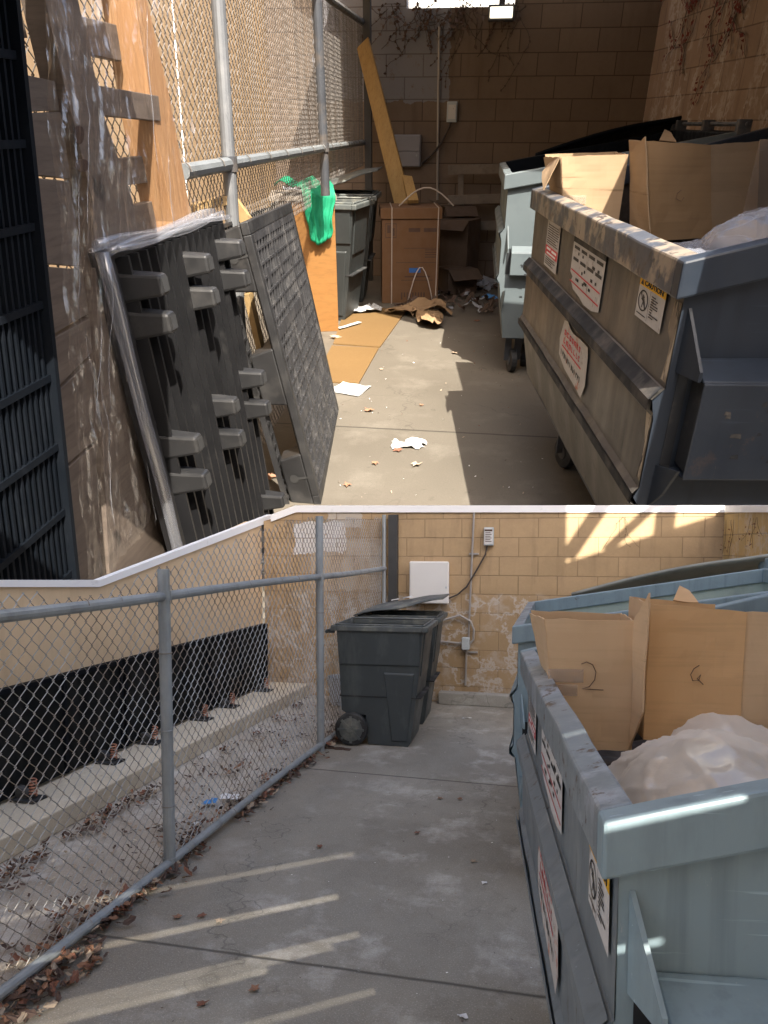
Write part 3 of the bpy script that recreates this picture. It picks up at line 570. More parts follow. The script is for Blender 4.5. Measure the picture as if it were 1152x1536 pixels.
def bin_thing(fr, loc, az, label, open_lid, s=1., rimmat='binrim', mat='binB', lean=0, group='wheeled rubbish bins', hook=None):
    """wheeled bin: wheels towards local -x"""
    t = thing('wheeled_bin', label, 'rubbish bin', fr, loc, (0, lean, az), group, s=s)
    yw = lambda z: .225+.07*z
    prof = [(-.10, .012), (.245, .0), (.265, .03), (.335, .55), (.385, 1.0), (-.355, 1.0), (-.335, .62), (-.325, .30), (-.285, .27), (-.115, .265)]
    m = MB(); n = len(prof)
    for sg in (1, -1): m.face([(x, sg*yw(z), z) for x, z in prof])
    k = len(m.v); 
    for i in range(n):
        a, b = prof[i], prof[(i+1) % n]
        if a[1] == 1.0 and b[1] == 1.0: continue
        m.face([(a[0], -yw(a[1]), a[1]), (b[0], -yw(b[1]), b[1]), (b[0], yw(b[1]), b[1]), (a[0], yw(a[1]), a[1])])
    m.build('bin_body', mat, t)
    m = MB()      # moulded panels and step lines on the visible sides
    for sg in (1, -1):
        def P(x, z, d): return (x, sg*(yw(z)+d), z)
        m.hexa([P(-.335, .70, -.002), P(.352, .70, -.002), P(.358, .99, -.002), P(-.35, .99, -.002), P(-.335, .70, .012), P(.352, .70, .012), P(.358, .99, .014), P(-.35, .99, .014)])
        m.hexa([P(.10, .04, -.002), P(.245, .04, -.002), P(.31, .64, -.002), P(.04, .64, -.002), P(.115, .05, .01), P(.238, .05, .01), P(.298, .625, .01), P(.055, .625, .01)])
    m.hexa([(.352, -.2, .60), (.352, .2, .60), (.338, .2, .60), (.338, -.2, .60), (.392, -.22, .98), (.392, .22, .98), (.36, .22, .98), (.36, -.22, .98)])
    m.build('moulded_panel', mat, t, bevel=.006)
    m = MB(); a, b, c = .425, .40, .325
    for (x0, x1, y0, y1) in ((-b, -b+.05, -c, c), (a-.05, a, -c, c), (-b+.05, a-.05, -c, -c+.045), (-b+.05, a-.05, c-.045, c)): m.box(x0, x1, y0, y1, .985, 1.03)
    for (x0, x1, y0, y1) in ((-b+.03, -b+.05, -c+.03, c-.03), (a-.05, a-.03, -c+.03, c-.03), (-b+.05, a-.05, -c+.03, -c+.05), (-b+.05, a-.05, c-.05, c-.03)): m.box(x0, x1, y0, y1, 1.03, 1.045)
    m.build('rim', rimmat, t, bevel=.008)
    m = MB(); m.box(-.34, .36, -.26, .26, .42, .43); m.build('bin_floor', 'rub', t)
    for sg in (1, -1):
        m = MB(); y = sg*.262; m.tube([(-.235, y-.028*sg, .142), (-.235, y+.028*sg, .142)], .142, 28); w_ = m.build('wheel', 'rub', t, bevel=.01)
        m = MB(); m.tube([(-.235, y+.0285*sg, .142), (-.235, y+.034*sg, .142)], .1, 24)
        for i in range(8):
            an = i*math.pi/4; m.bar((-.235+.03*math.cos(an), y+.036*sg, .142+.03*math.sin(an)), (-.235+.115*math.cos(an), y+.036*sg, .142+.115*math.sin(an)), .02, .008, (0, 1, 0))
        m.tube([(-.235, y+.03*sg, .142), (-.235, y+.05*sg, .142)], .022, 12); m.build('wheel_hub', 'binrim', w_)
    m = MB(); m.tube([(-.235, -.27, .142), (-.235, .27, .142)], .012, 8); m.build('axle', 'galvd', t); m = MB(); m.tube([(-.45, -.26, .97), (-.45, .26, .97)], .016, 8)
    for y in (-.22, 0, .22): m.box(-.46, -.395, y-.012, y+.012, .955, .985)
    m.build('handle_bar', mat, t)
    if open_lid is not None:
        m = MB(); o = Vector((-.40, 0, 1.04)); a = R(open_lid)
        def fn(u, v):
            x = u*.86; y = (v-.5)*.66; z = .05*math.sin(u*math.pi)*math.sin(v*math.pi)+.012*math.sin(u*9)
            return (o.x+x*math.cos(a)-z*math.sin(a), y, o.z+x*math.sin(a)+z*math.cos(a))
        m.grid(fn, 16, 10); l = m.build('lid', 'binrim', t, solid=.012, smooth=True)
        if hook: hook(l, o, a)
    return t
def leafy(parent_fr, pts, label, group, mats=('leaf1', 'leaf2', 'leaf4'), s=1., name='dry_leaf', labels=None):
    for i, (x, y, sz) in enumerate(pts):
        m = MB(); a = random.uniform(0, 6.28); lobes = 5; P = []
        for k in range(lobes*2):
            an = a+math.pi*k/lobes; rr = sz*(1 if k % 2 == 0 else .5)*random.uniform(.75, 1.15); P.append((rr*math.cos(an), rr*math.sin(an), sz*random.uniform(.05, .4)))
        for k in range(len(P)): m.face([(0, 0, sz*.12), P[k], P[(k+1) % len(P)]])
        solo(m, name, random.choice(mats), parent_fr, (labels[i] if labels else label), 'leaf', group, loc=(x, y, .006), solid=.0015)
def litter(fr, name, label, fn, n, s0, s1, mats, seed=1, z=.0):
    """countless dry leaves and scraps as one mass"""
    random.seed(seed); m = MB()
    for i in range(n):
        p = fn()
        if p is None: continue
        x, y, zz = p; sz = random.uniform(s0, s1); a = random.uniform(0, 6.28); tl = Euler((random.uniform(-.7, .7), random.uniform(-.7, .7), a)).to_matrix()
        m.cur = random.randrange(len(mats)); c = Vector((x, y, zz+sz*.35)); w_ = random.uniform(.45, .9)
        P = [(-1, 0, .25), (-.45, w_*.6, 0), (.1, w_*.45, .1), (.5, w_*.6, .25), (1, 0, .1), (.45, -w_*.55, .3), (-.1, -w_*.4, 0), (-.5, -w_*.6, .2)]
        m.face([c+tl @ Vector(q)*sz*.5 for q in P[:5]]); m.face([c+tl @ Vector(q)*sz*.5 for q in [P[0]]+P[:3:-1]])
    return solo(m, name, list(mats), fr, label, None, None, 'stuff')
def paper(fr, loc, nm, label, cat, mat, w_, h_, seed, amp=.02, rot=0, group=None, sc=9., lift=0):
    m = MB(); f = crumple(lambda u, v: ((u-.5)*w_, (v-.5)*h_, 0), 0, 0, amp, sc, seed)
    m.grid(lambda u, v: (lambda p: (p[0], p[1], abs(p[2])+.004+lift*u))(f(u, v)), 10, 10)
    return solo(m, nm, mat, fr, label, cat, group, loc=loc, rot=(0, 0, rot), solid=.002)
def boxes(D, near, label_big, label_small, tearz, dx=0, marks=True):
    pass
# ================================================================== LOWER YARD (cleared), frame B
def lineB(x, off=0):      # the dividing line seen over the lower walls
    return (880 if x < 150 else 880-(x-150)*112/293 if x < 443 else 768)+off
XF = -2.036
m = MB(); m.box(XF-.02, 3.2, -.3, 7.9, -.15, 0); solo(m, 'yard_floor', 'floorB', FB, kind='structure')
m = MB(); m.box(-3.6, XF-.02, .2, 8.0, -.15, -.004); solo(m, 'side_ground', 'dirt', FB, kind='structure')
m = MB(); m.hexa([(-3.6, .3, -.004), (-2.98, .3, -.004), (-2.93, 7.84, -.004), (-3.6, 7.84, -.004), (-3.6, .3, .13), (-2.98, .3, .13), (-2.93, 7.84, .13), (-3.6, 7.84, .13)])
solo(m, 'ledge', 'ledge', FB, kind='structure', bevel=.01)
# walls: top edges stop just under the dividing line
def topw(L, ax, v, xs, up=0): return [L.at(x, lineB(x)+up, ax, v) for x in xs]
YW = 7.85
def wallrun(pts, depth, z0=0.):       # pts: top points in order; depth vector
    m = MB(); d = Vector(depth)
    for a, b in zip(pts, pts[1:]):
        a0, b0 = Vector((a.x, a.y, z0)), Vector((b.x, b.y, z0)); m.hexa([a0, b0, b0+d, a0+d, a, b, b+d, a+d])
    return m
XBW = -3.5
tb = topw(YB, 1, YW, [408, 443, 700, 900, 1086]); tb[0].x = XBW+.03
solo(wallrun(tb, (0, .2, 0)), 'block_wall', 'blockB', FB, 'tan concrete block wall with white mineral stains behind the wheeled bins in the lower yard', 'wall')
tl = topw(YB, 0, XBW, [0, 150, 250, 330, 404]); a = tl[0].copy(); a.y -= 3.; tl = [a]+tl; tl[-1].y = YW-.002
solo(wallrun(tl, (-.2, 0, 0)), 'building_wall', 'stuccoB', FB, 'plain cream stucco building wall outside the lower chain link fence', 'wall')
LR = Loc(FB, (tb[-1].x, YW, 0), 8.0)
tr = [LR.at(x, lineB(x), 0, 0.) for x in (1152,)]; far = Vector((0, -.001, tb[-1].z)); nr = tr[0].copy()
nr2 = nr+(nr-far)*1.2
o = wallrun([far, nr, nr2], (.2, 0, 0)); solo(o, 'block_wall', 'blockBr', FB, 'yellowish sunlit block wall at the right edge of the lower yard', 'wall', loc=LR.o, rot=(0, 0, 8))
# white strip drawing the dividing line of the two views along the wall tops
def coping(L, ax, v, xs, dep, sel=None, ext=None):
    lo = [L.at(x, lineB(x)+.5, ax, v) for x in xs]; hi = [L.at(x, lineB(x)-10, ax, v) for x in xs]
    if ext: lo, hi = ext(lo, hi)
    m = MB(); d = Vector(dep)
    for i in range(len(lo)-1): m.hexa([lo[i], lo[i+1], lo[i+1]+d, lo[i]+d, hi[i], hi[i+1], hi[i+1]+d, hi[i]+d])
    return m
cp = tag(bpy.data.objects.new('divider_strip', None), 'white strip drawing the dividing line, laid as coping along the lower yard wall tops', 'coping'); S.collection.objects.link(cp); cp.matrix_world = FB.M.copy()
coping(YB, 1, YW-.02, [406, 443, 700, 900, 1090], (0, .26, 0)).build('divider_piece', 'white', cp)
coping(YB, 0, XBW+.02, [0, 150, 250, 330, 407.2], (-.06, 0, 0)).build('divider_piece', 'white', cp)
q = coping(LR, 0, -.02, [1087, 1152], (.26, 0, 0)); c_ = q.build('divider_piece', 'white', cp); c_.matrix_parent_inverse = Matrix.Identity(4); c_.matrix_local = LR.m
# kerb at wall foot, dark post
m = MB(); m.box(-1.42, 1.3, YW-.13, YW-.002, 0, .13); solo(m, 'wall_kerb', 'kerb', FB, 'low concrete kerb along the foot of the tan block wall', 'kerb', bevel=.01)
p0, p1 = YB.at(583, 772, 1, YW-.06), YB.at(596, 772, 1, YW-.06)
m = MB(); m.box(p0.x, p1.x, YW-.08, YW-.004, .13, p0.z); solo(m, 'gate_post', 'gpost', FB, 'dark square steel post against the tan block wall, beside the fence end', 'post')
# ---- chain link fence
fn_ = thing('chain_link_fence', 'grey galvanised chain link fence with mid rail and bottom rail in the lower yard', 'fence', FB)
toppts = [YB.at(x, lineB(x, 7), 0, XF) for x in (0, 150, 250, 330, 443, 500, 580)]
ztop = interp([(p.y, p.z) for p in toppts])
chainlink('fence_mesh', XF-.033, 1.75, 7.80, .03, ztop, .074, .0027, fn_, 'wire', 4)
for px, y, lean in ((232, 3.352, .0), (467, 5.706, 0), (577, 7.78, 0)):
    m = MB(); top = YB.at(px, lineB(px, 3), 0, XF); r = .031 if px < 500 else .022
    dx = {232: -.085, 467: -.03, 577: 0}[px]
    m.tube([(XF, y, -.01), (XF+dx*0, y-dx*0, .02), (XF, y, top.z-.01)], r, 14); q = m.build('post', 'galv', fn_, smooth=False)
    if px < 500:
        b = MB(); b.tube([(XF, y, 1.42), (XF, y, 1.47)], r+.006, 14); b.build('clamp', 'galv', q); b = MB(); b.tube([(XF, y, .04), (XF, y, .075)], r+.005, 14); b.build('clamp', 'galv', q)
for z, r in ((1.445, .025), (.052, .024)):
    m = MB(); m.tube([(XF+.004, y, z+.006*math.sin(y*1.7)) for y in [1.3+.5*i for i in range(14)]], r, 12); m.build('rail', 'galv', fn_)
for z, y_ in ((1.04, 0),):
    m = MB(); m.tube([(XF-.03, 6.0, .98), (XF-.03, 7.8, .96)], .004, 5); m.build('tension_wire', 'galv', fn_)
random.seed(4); m = MB()
def ring(c, r, axis, mb, w=.0022):
    P = [Vector(c)+(Vector((math.cos(a), 0, math.sin(a))) if axis == 'y' else Vector((math.cos(a), math.sin(a), 0)))*r for a in [2*math.pi*i/12 for i in range(13)]]
    mb.tube(P, w, 4)
for y in [1.9+.27*i for i in range(22)]:
    for z, r in ((1.445, .030), (.052, .029)):
        if random.random() < .75: m = MB(); ring((XF+.002, y+random.uniform(-.05, .05), z), r, 'y', m); m.build('tie_wire', 'wire', fn_)
for y in (3.352, 5.706):
    for z in (.35, .75, 1.15): m = MB(); ring((XF, y, z), .035, 'z', m); m.build('tie_wire', 'wire', fn_)
# ---- black panels on the ledge
for i in range(4):
    y0 = 2.2+1.36*i; lab = ['nearest black panel standing on the ledge, at the left picture edge', 'second black panel on the ledge, behind the near fence post', 'third black panel on the ledge, beyond the near fence post', 'farthest black panel on the ledge, by the block wall corner'][i]
    t = thing('ground_panel', lab, 'panel', FB, (XBW+.13, y0, .132), group='black panels standing along the ledge')
    m = MB(); m.box(-.02, .02, 0, 1.33, .02, .70+.0*i); m.build('panel_sheet', 'screen', t)
    m = MB()
    for y in (.0, .66, 1.30): m.box(.02, .035, y, y+.03, .02, .70)
    m.box(.02, .035, .03, 1.30, .67, .70); m.build('panel_frame', 'navy', t)
    for y in (.18, 1.0):
        f = MB(); f.prism([(0, .0), (.12, 0), (.12, .02), (.03, .08), (0, .08)], lambda u, v, d: (.036+u, y+d, v), .05); f.box(.03, .20, y-.04, y+.09, 0, .014); ft = f.build('foot', 'rub', t)
        sp = MB(); sp.tube([(.15+.022*math.cos(k*.8), y+.025+.022*math.sin(k*.8), .03+k*.0024) for k in range(44)], .005, 5); sp.build('coil_spring', 'spring', ft)
# ---- leaves, scraps along the fence (uncountable)
def drift():
    y = 1.6+6.1*random.random()**1.25; x = XF+random.gauss(.0, .07) if random.random() < .55 else XF-.1-abs(random.gauss(0, .3))
    if random.random() < .25: x = -2.86+abs(random.gauss(0, .07))
    if x > XF+.06 and random.random() < .5: x = XF+.04
    if y < 2.6 and random.random() < .5: x = XF+random.uniform(-.1, .2)
    if x < -2.9 or noise.noise(Vector((x*3, y*2.2, 4))) < -.12+.25*(x < XF-.15): return None
    return (x, y, abs(random.gauss(0, .012)) if x < XF+.12 else .002)
litter(FB, 'leaf_litter', 'drifted dry brown leaves and grit along the bottom fence rail in the lower yard', drift, 4200, .018, .075, ('leaf1', 'leaf2', 'leaf3', 'leaf3', 'leaf4', 'leaf3'), 3)
litter(FB, 'gravel_bits', 'grey dust clods, twigs and small scraps on the ground beyond the lower fence', lambda: (random.uniform(-2.88, XF-.03), random.uniform(1.6, 7.7), 0), 900, .008, .05, ('leaf3', 'leaf4', 'leaf3', 'leaf3', 'ledge'), 5)
litter(FB, 'floor_specks', 'tiny crumbs and specks scattered on the lower yard concrete', lambda: (random.uniform(XF+.1, .2), random.uniform(1.7, 7.5), 0), 300, .003, .011, ('leaf3', 'leaf3', 'leaf4', 'leaf1', 'paper', 'leaf3'), 8)
random.seed(12)
spots = [(102, 1478, 'reddish brown leaf lying nearest the fence rail, lower left of the lower yard'), (382, 1487, 'pale brown leaf on the floor at the bottom of the picture'), (303, 1376, 'small reddish leaf on the floor beside the joint line'), (330, 1384, 'brown leaf just right of a smaller reddish leaf near the joint line'),
         (710, 1294, 'red brown leaf beside the sunlit streak by the near dumpster'), (303, 1508, 'dark curled leaf near the bottom edge of the lower yard'), (480, 1272, 'tiny red leaf in the middle of the lower yard floor'), (266, 1378, 'dark flat leaf near the near fence post foot'), (625, 1251, 'small dark leaf below the bins on the open floor'), (690, 1200, 'small dark leaf close to the far dumpster'), (660, 1199, 'tiny brown leaf in front of the bins')]
for px, py, lab in spots:
    q = YB.at(px, py, 2, 0); leafy(FB, [(q.x, q.y, .022 if py < 1300 else .026)], lab, 'single dry leaves on the lower yard floor')
q = YB.at(505, 1124, 2, 0); m = MB()
for i in range(14): a = random.uniform(-.12, .12); m.box(q.x+a-.02, q.x+a+.03, q.y+random.uniform(-.02, .02), q.y+.03+random.uniform(-.02, .02), .003, .010)
solo(m, 'bark_scrap', 'leaf3', FB, 'dark bark scraps on the floor in front of the nearer wheeled bin', 'debris')
for px, py, w_, mt, lab in ((316, 1210, .085, 'bluep', 'crushed blue wrapper lying beyond the bottom fence rail'), (345, 1202, .10, 'paper', 'crumpled white foil wrapper next to the blue wrapper'), (296, 1243, .035, 'paper', 'small white scrap below the blue wrapper')):
    q = YB.at(px, py, 2, .0); paper(FB, (q.x, q.y, .02), 'wrapper', lab, 'wrapper', mt, w_, w_*.8, px, .03, 20, sc=22)
for i, (px, py) in enumerate(((283, 1282), (289, 1268), (693, 1527), (727, 1326), (700, 1078))):
    q = YB.at(px, py, 2, .0); paper(FB, (q.x, q.y, .0), 'paper_scrap', ['small white scrap below the near fence post', 'white scrap tucked by the bottom rail near the post', 'white scrap at the bottom right of the floor', 'white speck of paper near the near dumpster', 'pale scrap on the floor right of the bins'][i], 'scrap', 'paper', .035 if i < 4 else .1, .02, px, .01, 30, sc=30, group='white scraps on the lower yard floor')
# ---- bucket behind fence
q = YB.at(512, 1056, 2, 0)
t = thing('bucket', 'grey plastic bucket standing behind the fence beside the bins', 'bucket', FB, (q.x-.02, q.y, 0))
m = MB(); n = 24; R0, R1, H = .10, .125, .30
m.tube([(0, 0, 0), (0, 0, H)], [R0, R1], n, cap=False); m.face([(R0*math.cos(2*math.pi*i/n), R0*math.sin(2*math.pi*i/n), .003) for i in range(n)]); m.build('bucket_body', 'bucket', t, solid=.003)
m = MB()
for z in (.24, .27, .298): m.tube([((R0+.025*z/H+.004)*math.cos(a), (R0+.025*z/H+.004)*math.sin(a), z) for a in [2*math.pi*i/24 for i in range(25)]], .006, 6)
m.build('rib_band', 'bucket', t)
m = MB(); m.tube([(.13*math.cos(a), -.02-.10*math.sin(a)*.3, .27-.14*math.sin(a)) for a in [math.pi*i/12 for i in range(13)]], .003, 5); m.build('handle', 'galvd', t)
# ---- wall fittings
a, b = YB.at(614, 842, 1, YW-.1), YB.at(673, 906, 1, YW-.1)
t = thing('meter_enclosure', 'cream plastic utility enclosure mounted on the tan block wall above the bins', 'enclosure', FB, ((a.x+b.x)/2, YW-.001, (a.z+b.z)/2))
W, H = (b.x-a.x)/2, (a.z-b.z)/2
m = MB(); m.box(-W+.012, W-.012, -.09, 0, -H+.012, H-.012); m.build('box_body', 'box', t, bevel=.01); m = MB(); m.box(-W, W, -.105, -.075, -H, H); m.build('cover', 'box', t, bevel=.02)
m = MB(); m.box(W-.035, W-.02, -.112, -.105, -.06, -.04); m.build('latch', 'elec', t)
m = MB()
for x, z in ((W-.03, .25),): pass
t = thing('electric_conduit', 'thin grey electrical conduit running down the tan block wall to a junction box', 'conduit', FB, (0, 0, 0))
pc = [YB.at(x, y, 1, YW-.03) for x, y in ((711, 769), (707, 860), (703, 955), (700, 975), (698, 1028))]
m = MB(); m.tube(pc, .011, 8); m.build('vertical_pipe', 'cond', t)
jb = YB.at(699, 965, 1, YW-.04); m = MB(); m.box(jb.x-.04, jb.x+.04, YW-.085, YW-.004, jb.z-.065, jb.z+.065); m.build('junction_box', 'elec', t, bevel=.008)
hp = [YB.at(x, y, 1, YW-.03) for x, y in ((648, 961), (694, 965))]; m = MB(); m.tube(hp, .011, 8); m.build('horizontal_pipe', 'cond', t)
hp = [YB.at(x, y, 1, YW-.05) for x, y in ((648, 940), (665, 930), (690, 923), (706, 932), (711, 945), (710, 960), (704, 966))]; m = MB(); m.tube(hp, .012, 8); m.build('flexible_pipe', 'cond', t)
m = MB()
for z in (.55, 1.6): m.box(pc[0].x-.05, pc[0].x+.05, YW-.02, YW-.003, z, z+.02)
m.build('strap', 'cond', t)
a = YB.at(733, 804, 1, YW-.05)
t = thing('outlet_box', 'small grey outlet box with printed label high on the tan block wall', 'outlet', FB, (a.x, YW-.001, a.z))
m = MB(); m.box(-.05, .05, -.06, 0, -.10, .09); m.build('outlet_body', 'elec', t, bevel=.008)
m = MB(); m.box(-.043, .043, -.064, -.061, -.085, .08); l = m.build('label_plate', 'lab', t)
m = MB(); m.box(-.04, .04, -.0655, -.0645, .05, .068)
for i in range(6): m.box(-.033, .02+.012*(i % 2), -.0655, -.0645, .03-.018*i, .037-.018*i)
m.build('printed_lines', 'print', l)
cc = [YB.at(x, y, 1, YW-.04) for x, y in ((731, 818), (728, 832), (715, 855), (700, 880), (686, 892), (672, 898))]; m = MB(); m.tube(cc, .009, 7); solo(m, 'power_cable', 'cable', FB, 'dark cable curving from the outlet box down to the cream enclosure on the tan wall', 'cable')
# ---- bins
def hookB(l, o, a):
    mm = frame_m((o.x+.50*math.cos(a)-.07*math.sin(a), -.12, o.z+.50*math.sin(a)+.07*math.cos(a)), (0, -1, 0), (math.cos(a), 0, math.sin(a)))
    text('1P', .12, 'paper', l, mm, depth=.004); text('2', .10, 'paper', l, mm @ Matrix.Translation((.0, -.12, 0)), depth=.004)
bin_thing(FB, (-1.615, 6.2, 0), 3, 'nearer dark grey green wheeled bin, open, standing at the fence end of the lower yard', None, 1.0)
bin_thing(FB, (-1.66, 7.0, 0), 4, 'farther wheeled bin with its marked lid tipped up, behind the open grey green bin', 11, 1.0, hook=hookB)
# ---- far dumpster, near dumpster
DB = Loc(FB, (.043, 1.086, 0), 8.09)
dumpster(FB, (-.307, 3.668, 0), 1.0, 1.55, 1.62, 'farther blue grey dumpster with a sun paled interior and folded back lid in the lower yard', .165, ('dumpB', 'dumpB', 'wornB', 'paleD'), zb=.17, lid=('lidB',), near_pocket=(.07, .60, .83), group='dumpsters of the lower yard')
dumpster(FB, DB.o, DB.az, 1.32, 1.78, 'near blue grey dumpster with caution sticker and full of boxes, lower right of the picture', .255, ('dumpB', 'grimeB', 'wornB', 'fill'), stickers=(('banded', 1.60, 1.32, 1.02, 1.20), ('table', 1.13, .64, 1.01, 1.205), ('caution', .25, .06, 1.065, 1.19), ('torn', .98, .50, .70, .93)), group='dumpsters of the lower yard')
# ---- cardboard boxes and bags in the near dumpster
def slab(mb, a, b, c, d, th):    # a thin, slightly buckled board through 4 points
    if abs(th) in (.004, .005):
        a, b, c, d = map(Vector, (a, b, c, d)); n = (b-a).cross(d-a).normalized(); N_ = 10; base = len(mb.v)
        for off in (0, th):
            for i in range(N_+1):
                for j in range(N_+1):
                    u, v = i/N_, j/N_; p = a.lerp(b, u).lerp(d.lerp(c, u), v); q = .007*nz(p, 5, 3)+.0035*nz(p, 16, 6)
                    e_ = .004*nz(p, 25, 8) if i in (0, N_) or j in (0, N_) else 0
                    mb.v.append(p+n*(off+q)+(b-a).normalized()*e_*0+(d-a).normalized()*e_)
        M_ = (N_+1)**2
        for i in range(N_):
            for j in range(N_):
                k = base+i*(N_+1)+j; mb.f.append((k, k+N_+1, k+N_+2, k+1)); mb.f.append((k+M_+1, k+M_+N_+2, k+M_+N_+1, k+M_)); mb.mi += [mb.cur]*2
        rim = [i*(N_+1) for i in range(N_)]+[N_*(N_+1)+j for j in range(N_)]+[(N_-i)*(N_+1)+N_ for i in range(N_)]+[N_-j for j in range(N_)]
        for i in range(len(rim)):
            k, l = base+rim[i], base+rim[(i+1) % len(rim)]; mb.f.append((k, l, l+M_, k+M_)); mb.mi.append(mb.cur)
        return
    a, b, c, d = map(Vector, (a, b, c, d)); n = (b-a).cross(d-a).normalized()*th; mb.hexa([a, b, c, d, a+n, b+n, c+n, d+n])
def cardboxes(fr, D, yl, yr, pl, pr, flap, labels, z0, penmarks, tape, matl='card', matr='card2', deep=.26, grp=''):
    """two opened cartons side by side; corners picked on planes y=yl / y=yr of the dumpster frame"""
    P = [D.at(x, y, 1, yl) for x, y in pl]     # TL TR BR BL
    for p in P[2:]: p.z = min(p.z, z0)
    P[3].z = P[2].z
    P[3].x = max(P[3].x, .058); P[2].x = P[1].x
    P[0].x = max(P[0].x, .0)
    t = thing('cardboard_box', labels[0], 'cardboard box', fr, D.o, (0, 0, D.az), grp)
    bk = Vector((.02, deep, 0)); m = MB(); slab(m, *P, -.004); m.build('front_side', matl, t)
    m = MB(); slab(m, P[0]+bk+Vector((-.04, 0, 0)), P[1]+bk, P[2]+bk, P[3]+bk, .004); m.build('back_side', matl, t)
    m = MB(); slab(m, P[0], P[0]+bk+Vector((-.04, 0, -.01)), P[3]+bk, P[3], .004); m.build('end_side', matl, t); m = MB(); slab(m, P[1]+Vector((.001, 0, 0)), P[1]+bk, P[2]+bk, P[2], .004); m.build('end_side', matl, t)
    if flap.get('left'):
        a, b = [D.at(x, y, 1, yl+.03) for x, y in flap['left']]
        m = MB(); slab(m, P[0]+Vector((-.002, 0, 0)), P[0]+Vector((-.002, .18, -.02)), b+Vector((0, .2, 0)), a, .004); m.build('flap', matl, t)
    f = [D.at(x, y, 1, yy) for x, y, yy in flap['mid']]
    m = MB(); slab(m, *f, .005); m.build('flap', matl, t)
    if tape:
        m = MB(); u = (P[1]-P[0]).normalized(); 
        for (x0, x1, zt_, zb_) in tape: 
            p0 = D.at(x0, zt_, 1, yl-.006); p1 = D.at(x1, zb_, 1, yl-.006); m.box(p0.x, p1.x, yl-.0075, yl-.006, p1.z, p0.z)
        m.build('tape_patch', 'tape', t)
    if penmarks:
        for ln in penmarks[0]: m = MB(); m.tube([D.at(x, y, 1, yl-.006) for x, y in ln], .0014, 4); m.build('pen_mark', 'pen', t)
    Q = [D.at(x, y, 1, yr) for x, y in pr]
    for p in Q[2:4]: p.z = min(p.z, z0+.02)
    t2 = thing('cardboard_box', labels[1], 'cardboard box', fr, D.o, (0, 0, D.az), grp)
    m = MB(); slab(m, *Q[:4], -.004); m.build('front_side', matr, t2)
    bk = Vector((.0, deep, 0)); m = MB(); slab(m, Q[0]+bk, Q[1]+bk, Q[2]+bk, Q[3]+bk, .004); m.build('back_side', matr, t2)
    e1, e2 = Q[4], Q[5]; e2.z = Q[2].z
    m = MB(); slab(m, Q[1], e1, e2, Q[2], .004); m.build('end_side', matl, t2); m = MB(); slab(m, Q[0]+Vector((0, .004, 0)), Q[0]+bk, Q[3]+bk, Q[3]+Vector((0, .004, 0)), .004); m.build('end_side', matl, t2)
    u = (Q[1]-Q[0])
    m = MB(); slab(m, Q[0]+bk+u*.5, Q[0]+bk+u*.8, Q[0]+bk+u*.74+Vector((0, .05, .035)), Q[0]+bk+u*.62+Vector((0, .05, .045)), .004); m.build('flap', matr, t2)
    if penmarks:
        for ln in penmarks[1]: m = MB(); m.tube([D.at(x, y, 1, yr-.006) for x, y in ln], .0014, 4); m.build('pen_mark', 'pen', t2)
    return t, t2
cardboxes(FB, DB, 1.12, 1.10, [(818, 928), (950, 932), (944, 1126), (838, 1110)], [(976, 905), (1119, 918), (1108, 1120), (964, 1108), (1220, 915), (1220, 1125)],
          dict(mid=[(950, 932, 1.12), (973, 889, 1.02), (962, 1068, 1.0), (945, 1126, 1.11)]),
          ('brown cardboard box with a pen number 2 and tape, in the lower near dumpster', 'orange brown cardboard box right of the box marked 2 in the lower yard'), 1.13,
          ([[(872, 996), (880, 993), (889, 997), (894, 1008), (892, 1020), (884, 1030), (873, 1033), (885, 1034), (905, 1035)]], [[(1049, 998), (1041, 1003), (1036, 1012), (1039, 1021), (1048, 1021), (1051, 1012), (1046, 1018), (1055, 1027)]]),
          [(822, 875, 1003, 1024), (826, 866, 1026, 1044)], grp='cartons in the near dumpster of the lower yard')
t = thing('rubbish_bag', 'crumpled translucent rubbish bag bulging behind the rim of the near dumpster, lower yard', 'rubbish bag', FB, DB.o, (0, 0, DB.az))
blob(t, 'bag_film', 'bag', (.46, .60, 1.11), (.37, .42, .185), 3, .12, 2.2)
t = thing('rubbish_bag', 'paler rubbish bag at the right picture edge of the lower yard dumpster', 'rubbish bag', FB, DB.o, (0, 0, DB.az))
blob(t, 'bag_film', 'bag', (.86, .55, 1.21), (.32, .40, .17), 9, .10, 2.2)
m = MB(); random.seed(2)
m.grid(lambda u, v: (.06+u*1.16, .05+v*1.66, 1.0+.05*nz((u*3, v*4, 0), 2, 3)), 14, 18); solo(m, 'rubbish_fill', 'fill', FB, 'dark compacted rubbish filling the near dumpster under the bags in the lower yard', 'rubbish', loc=DB.o, rot=(0, 0, DB.az))
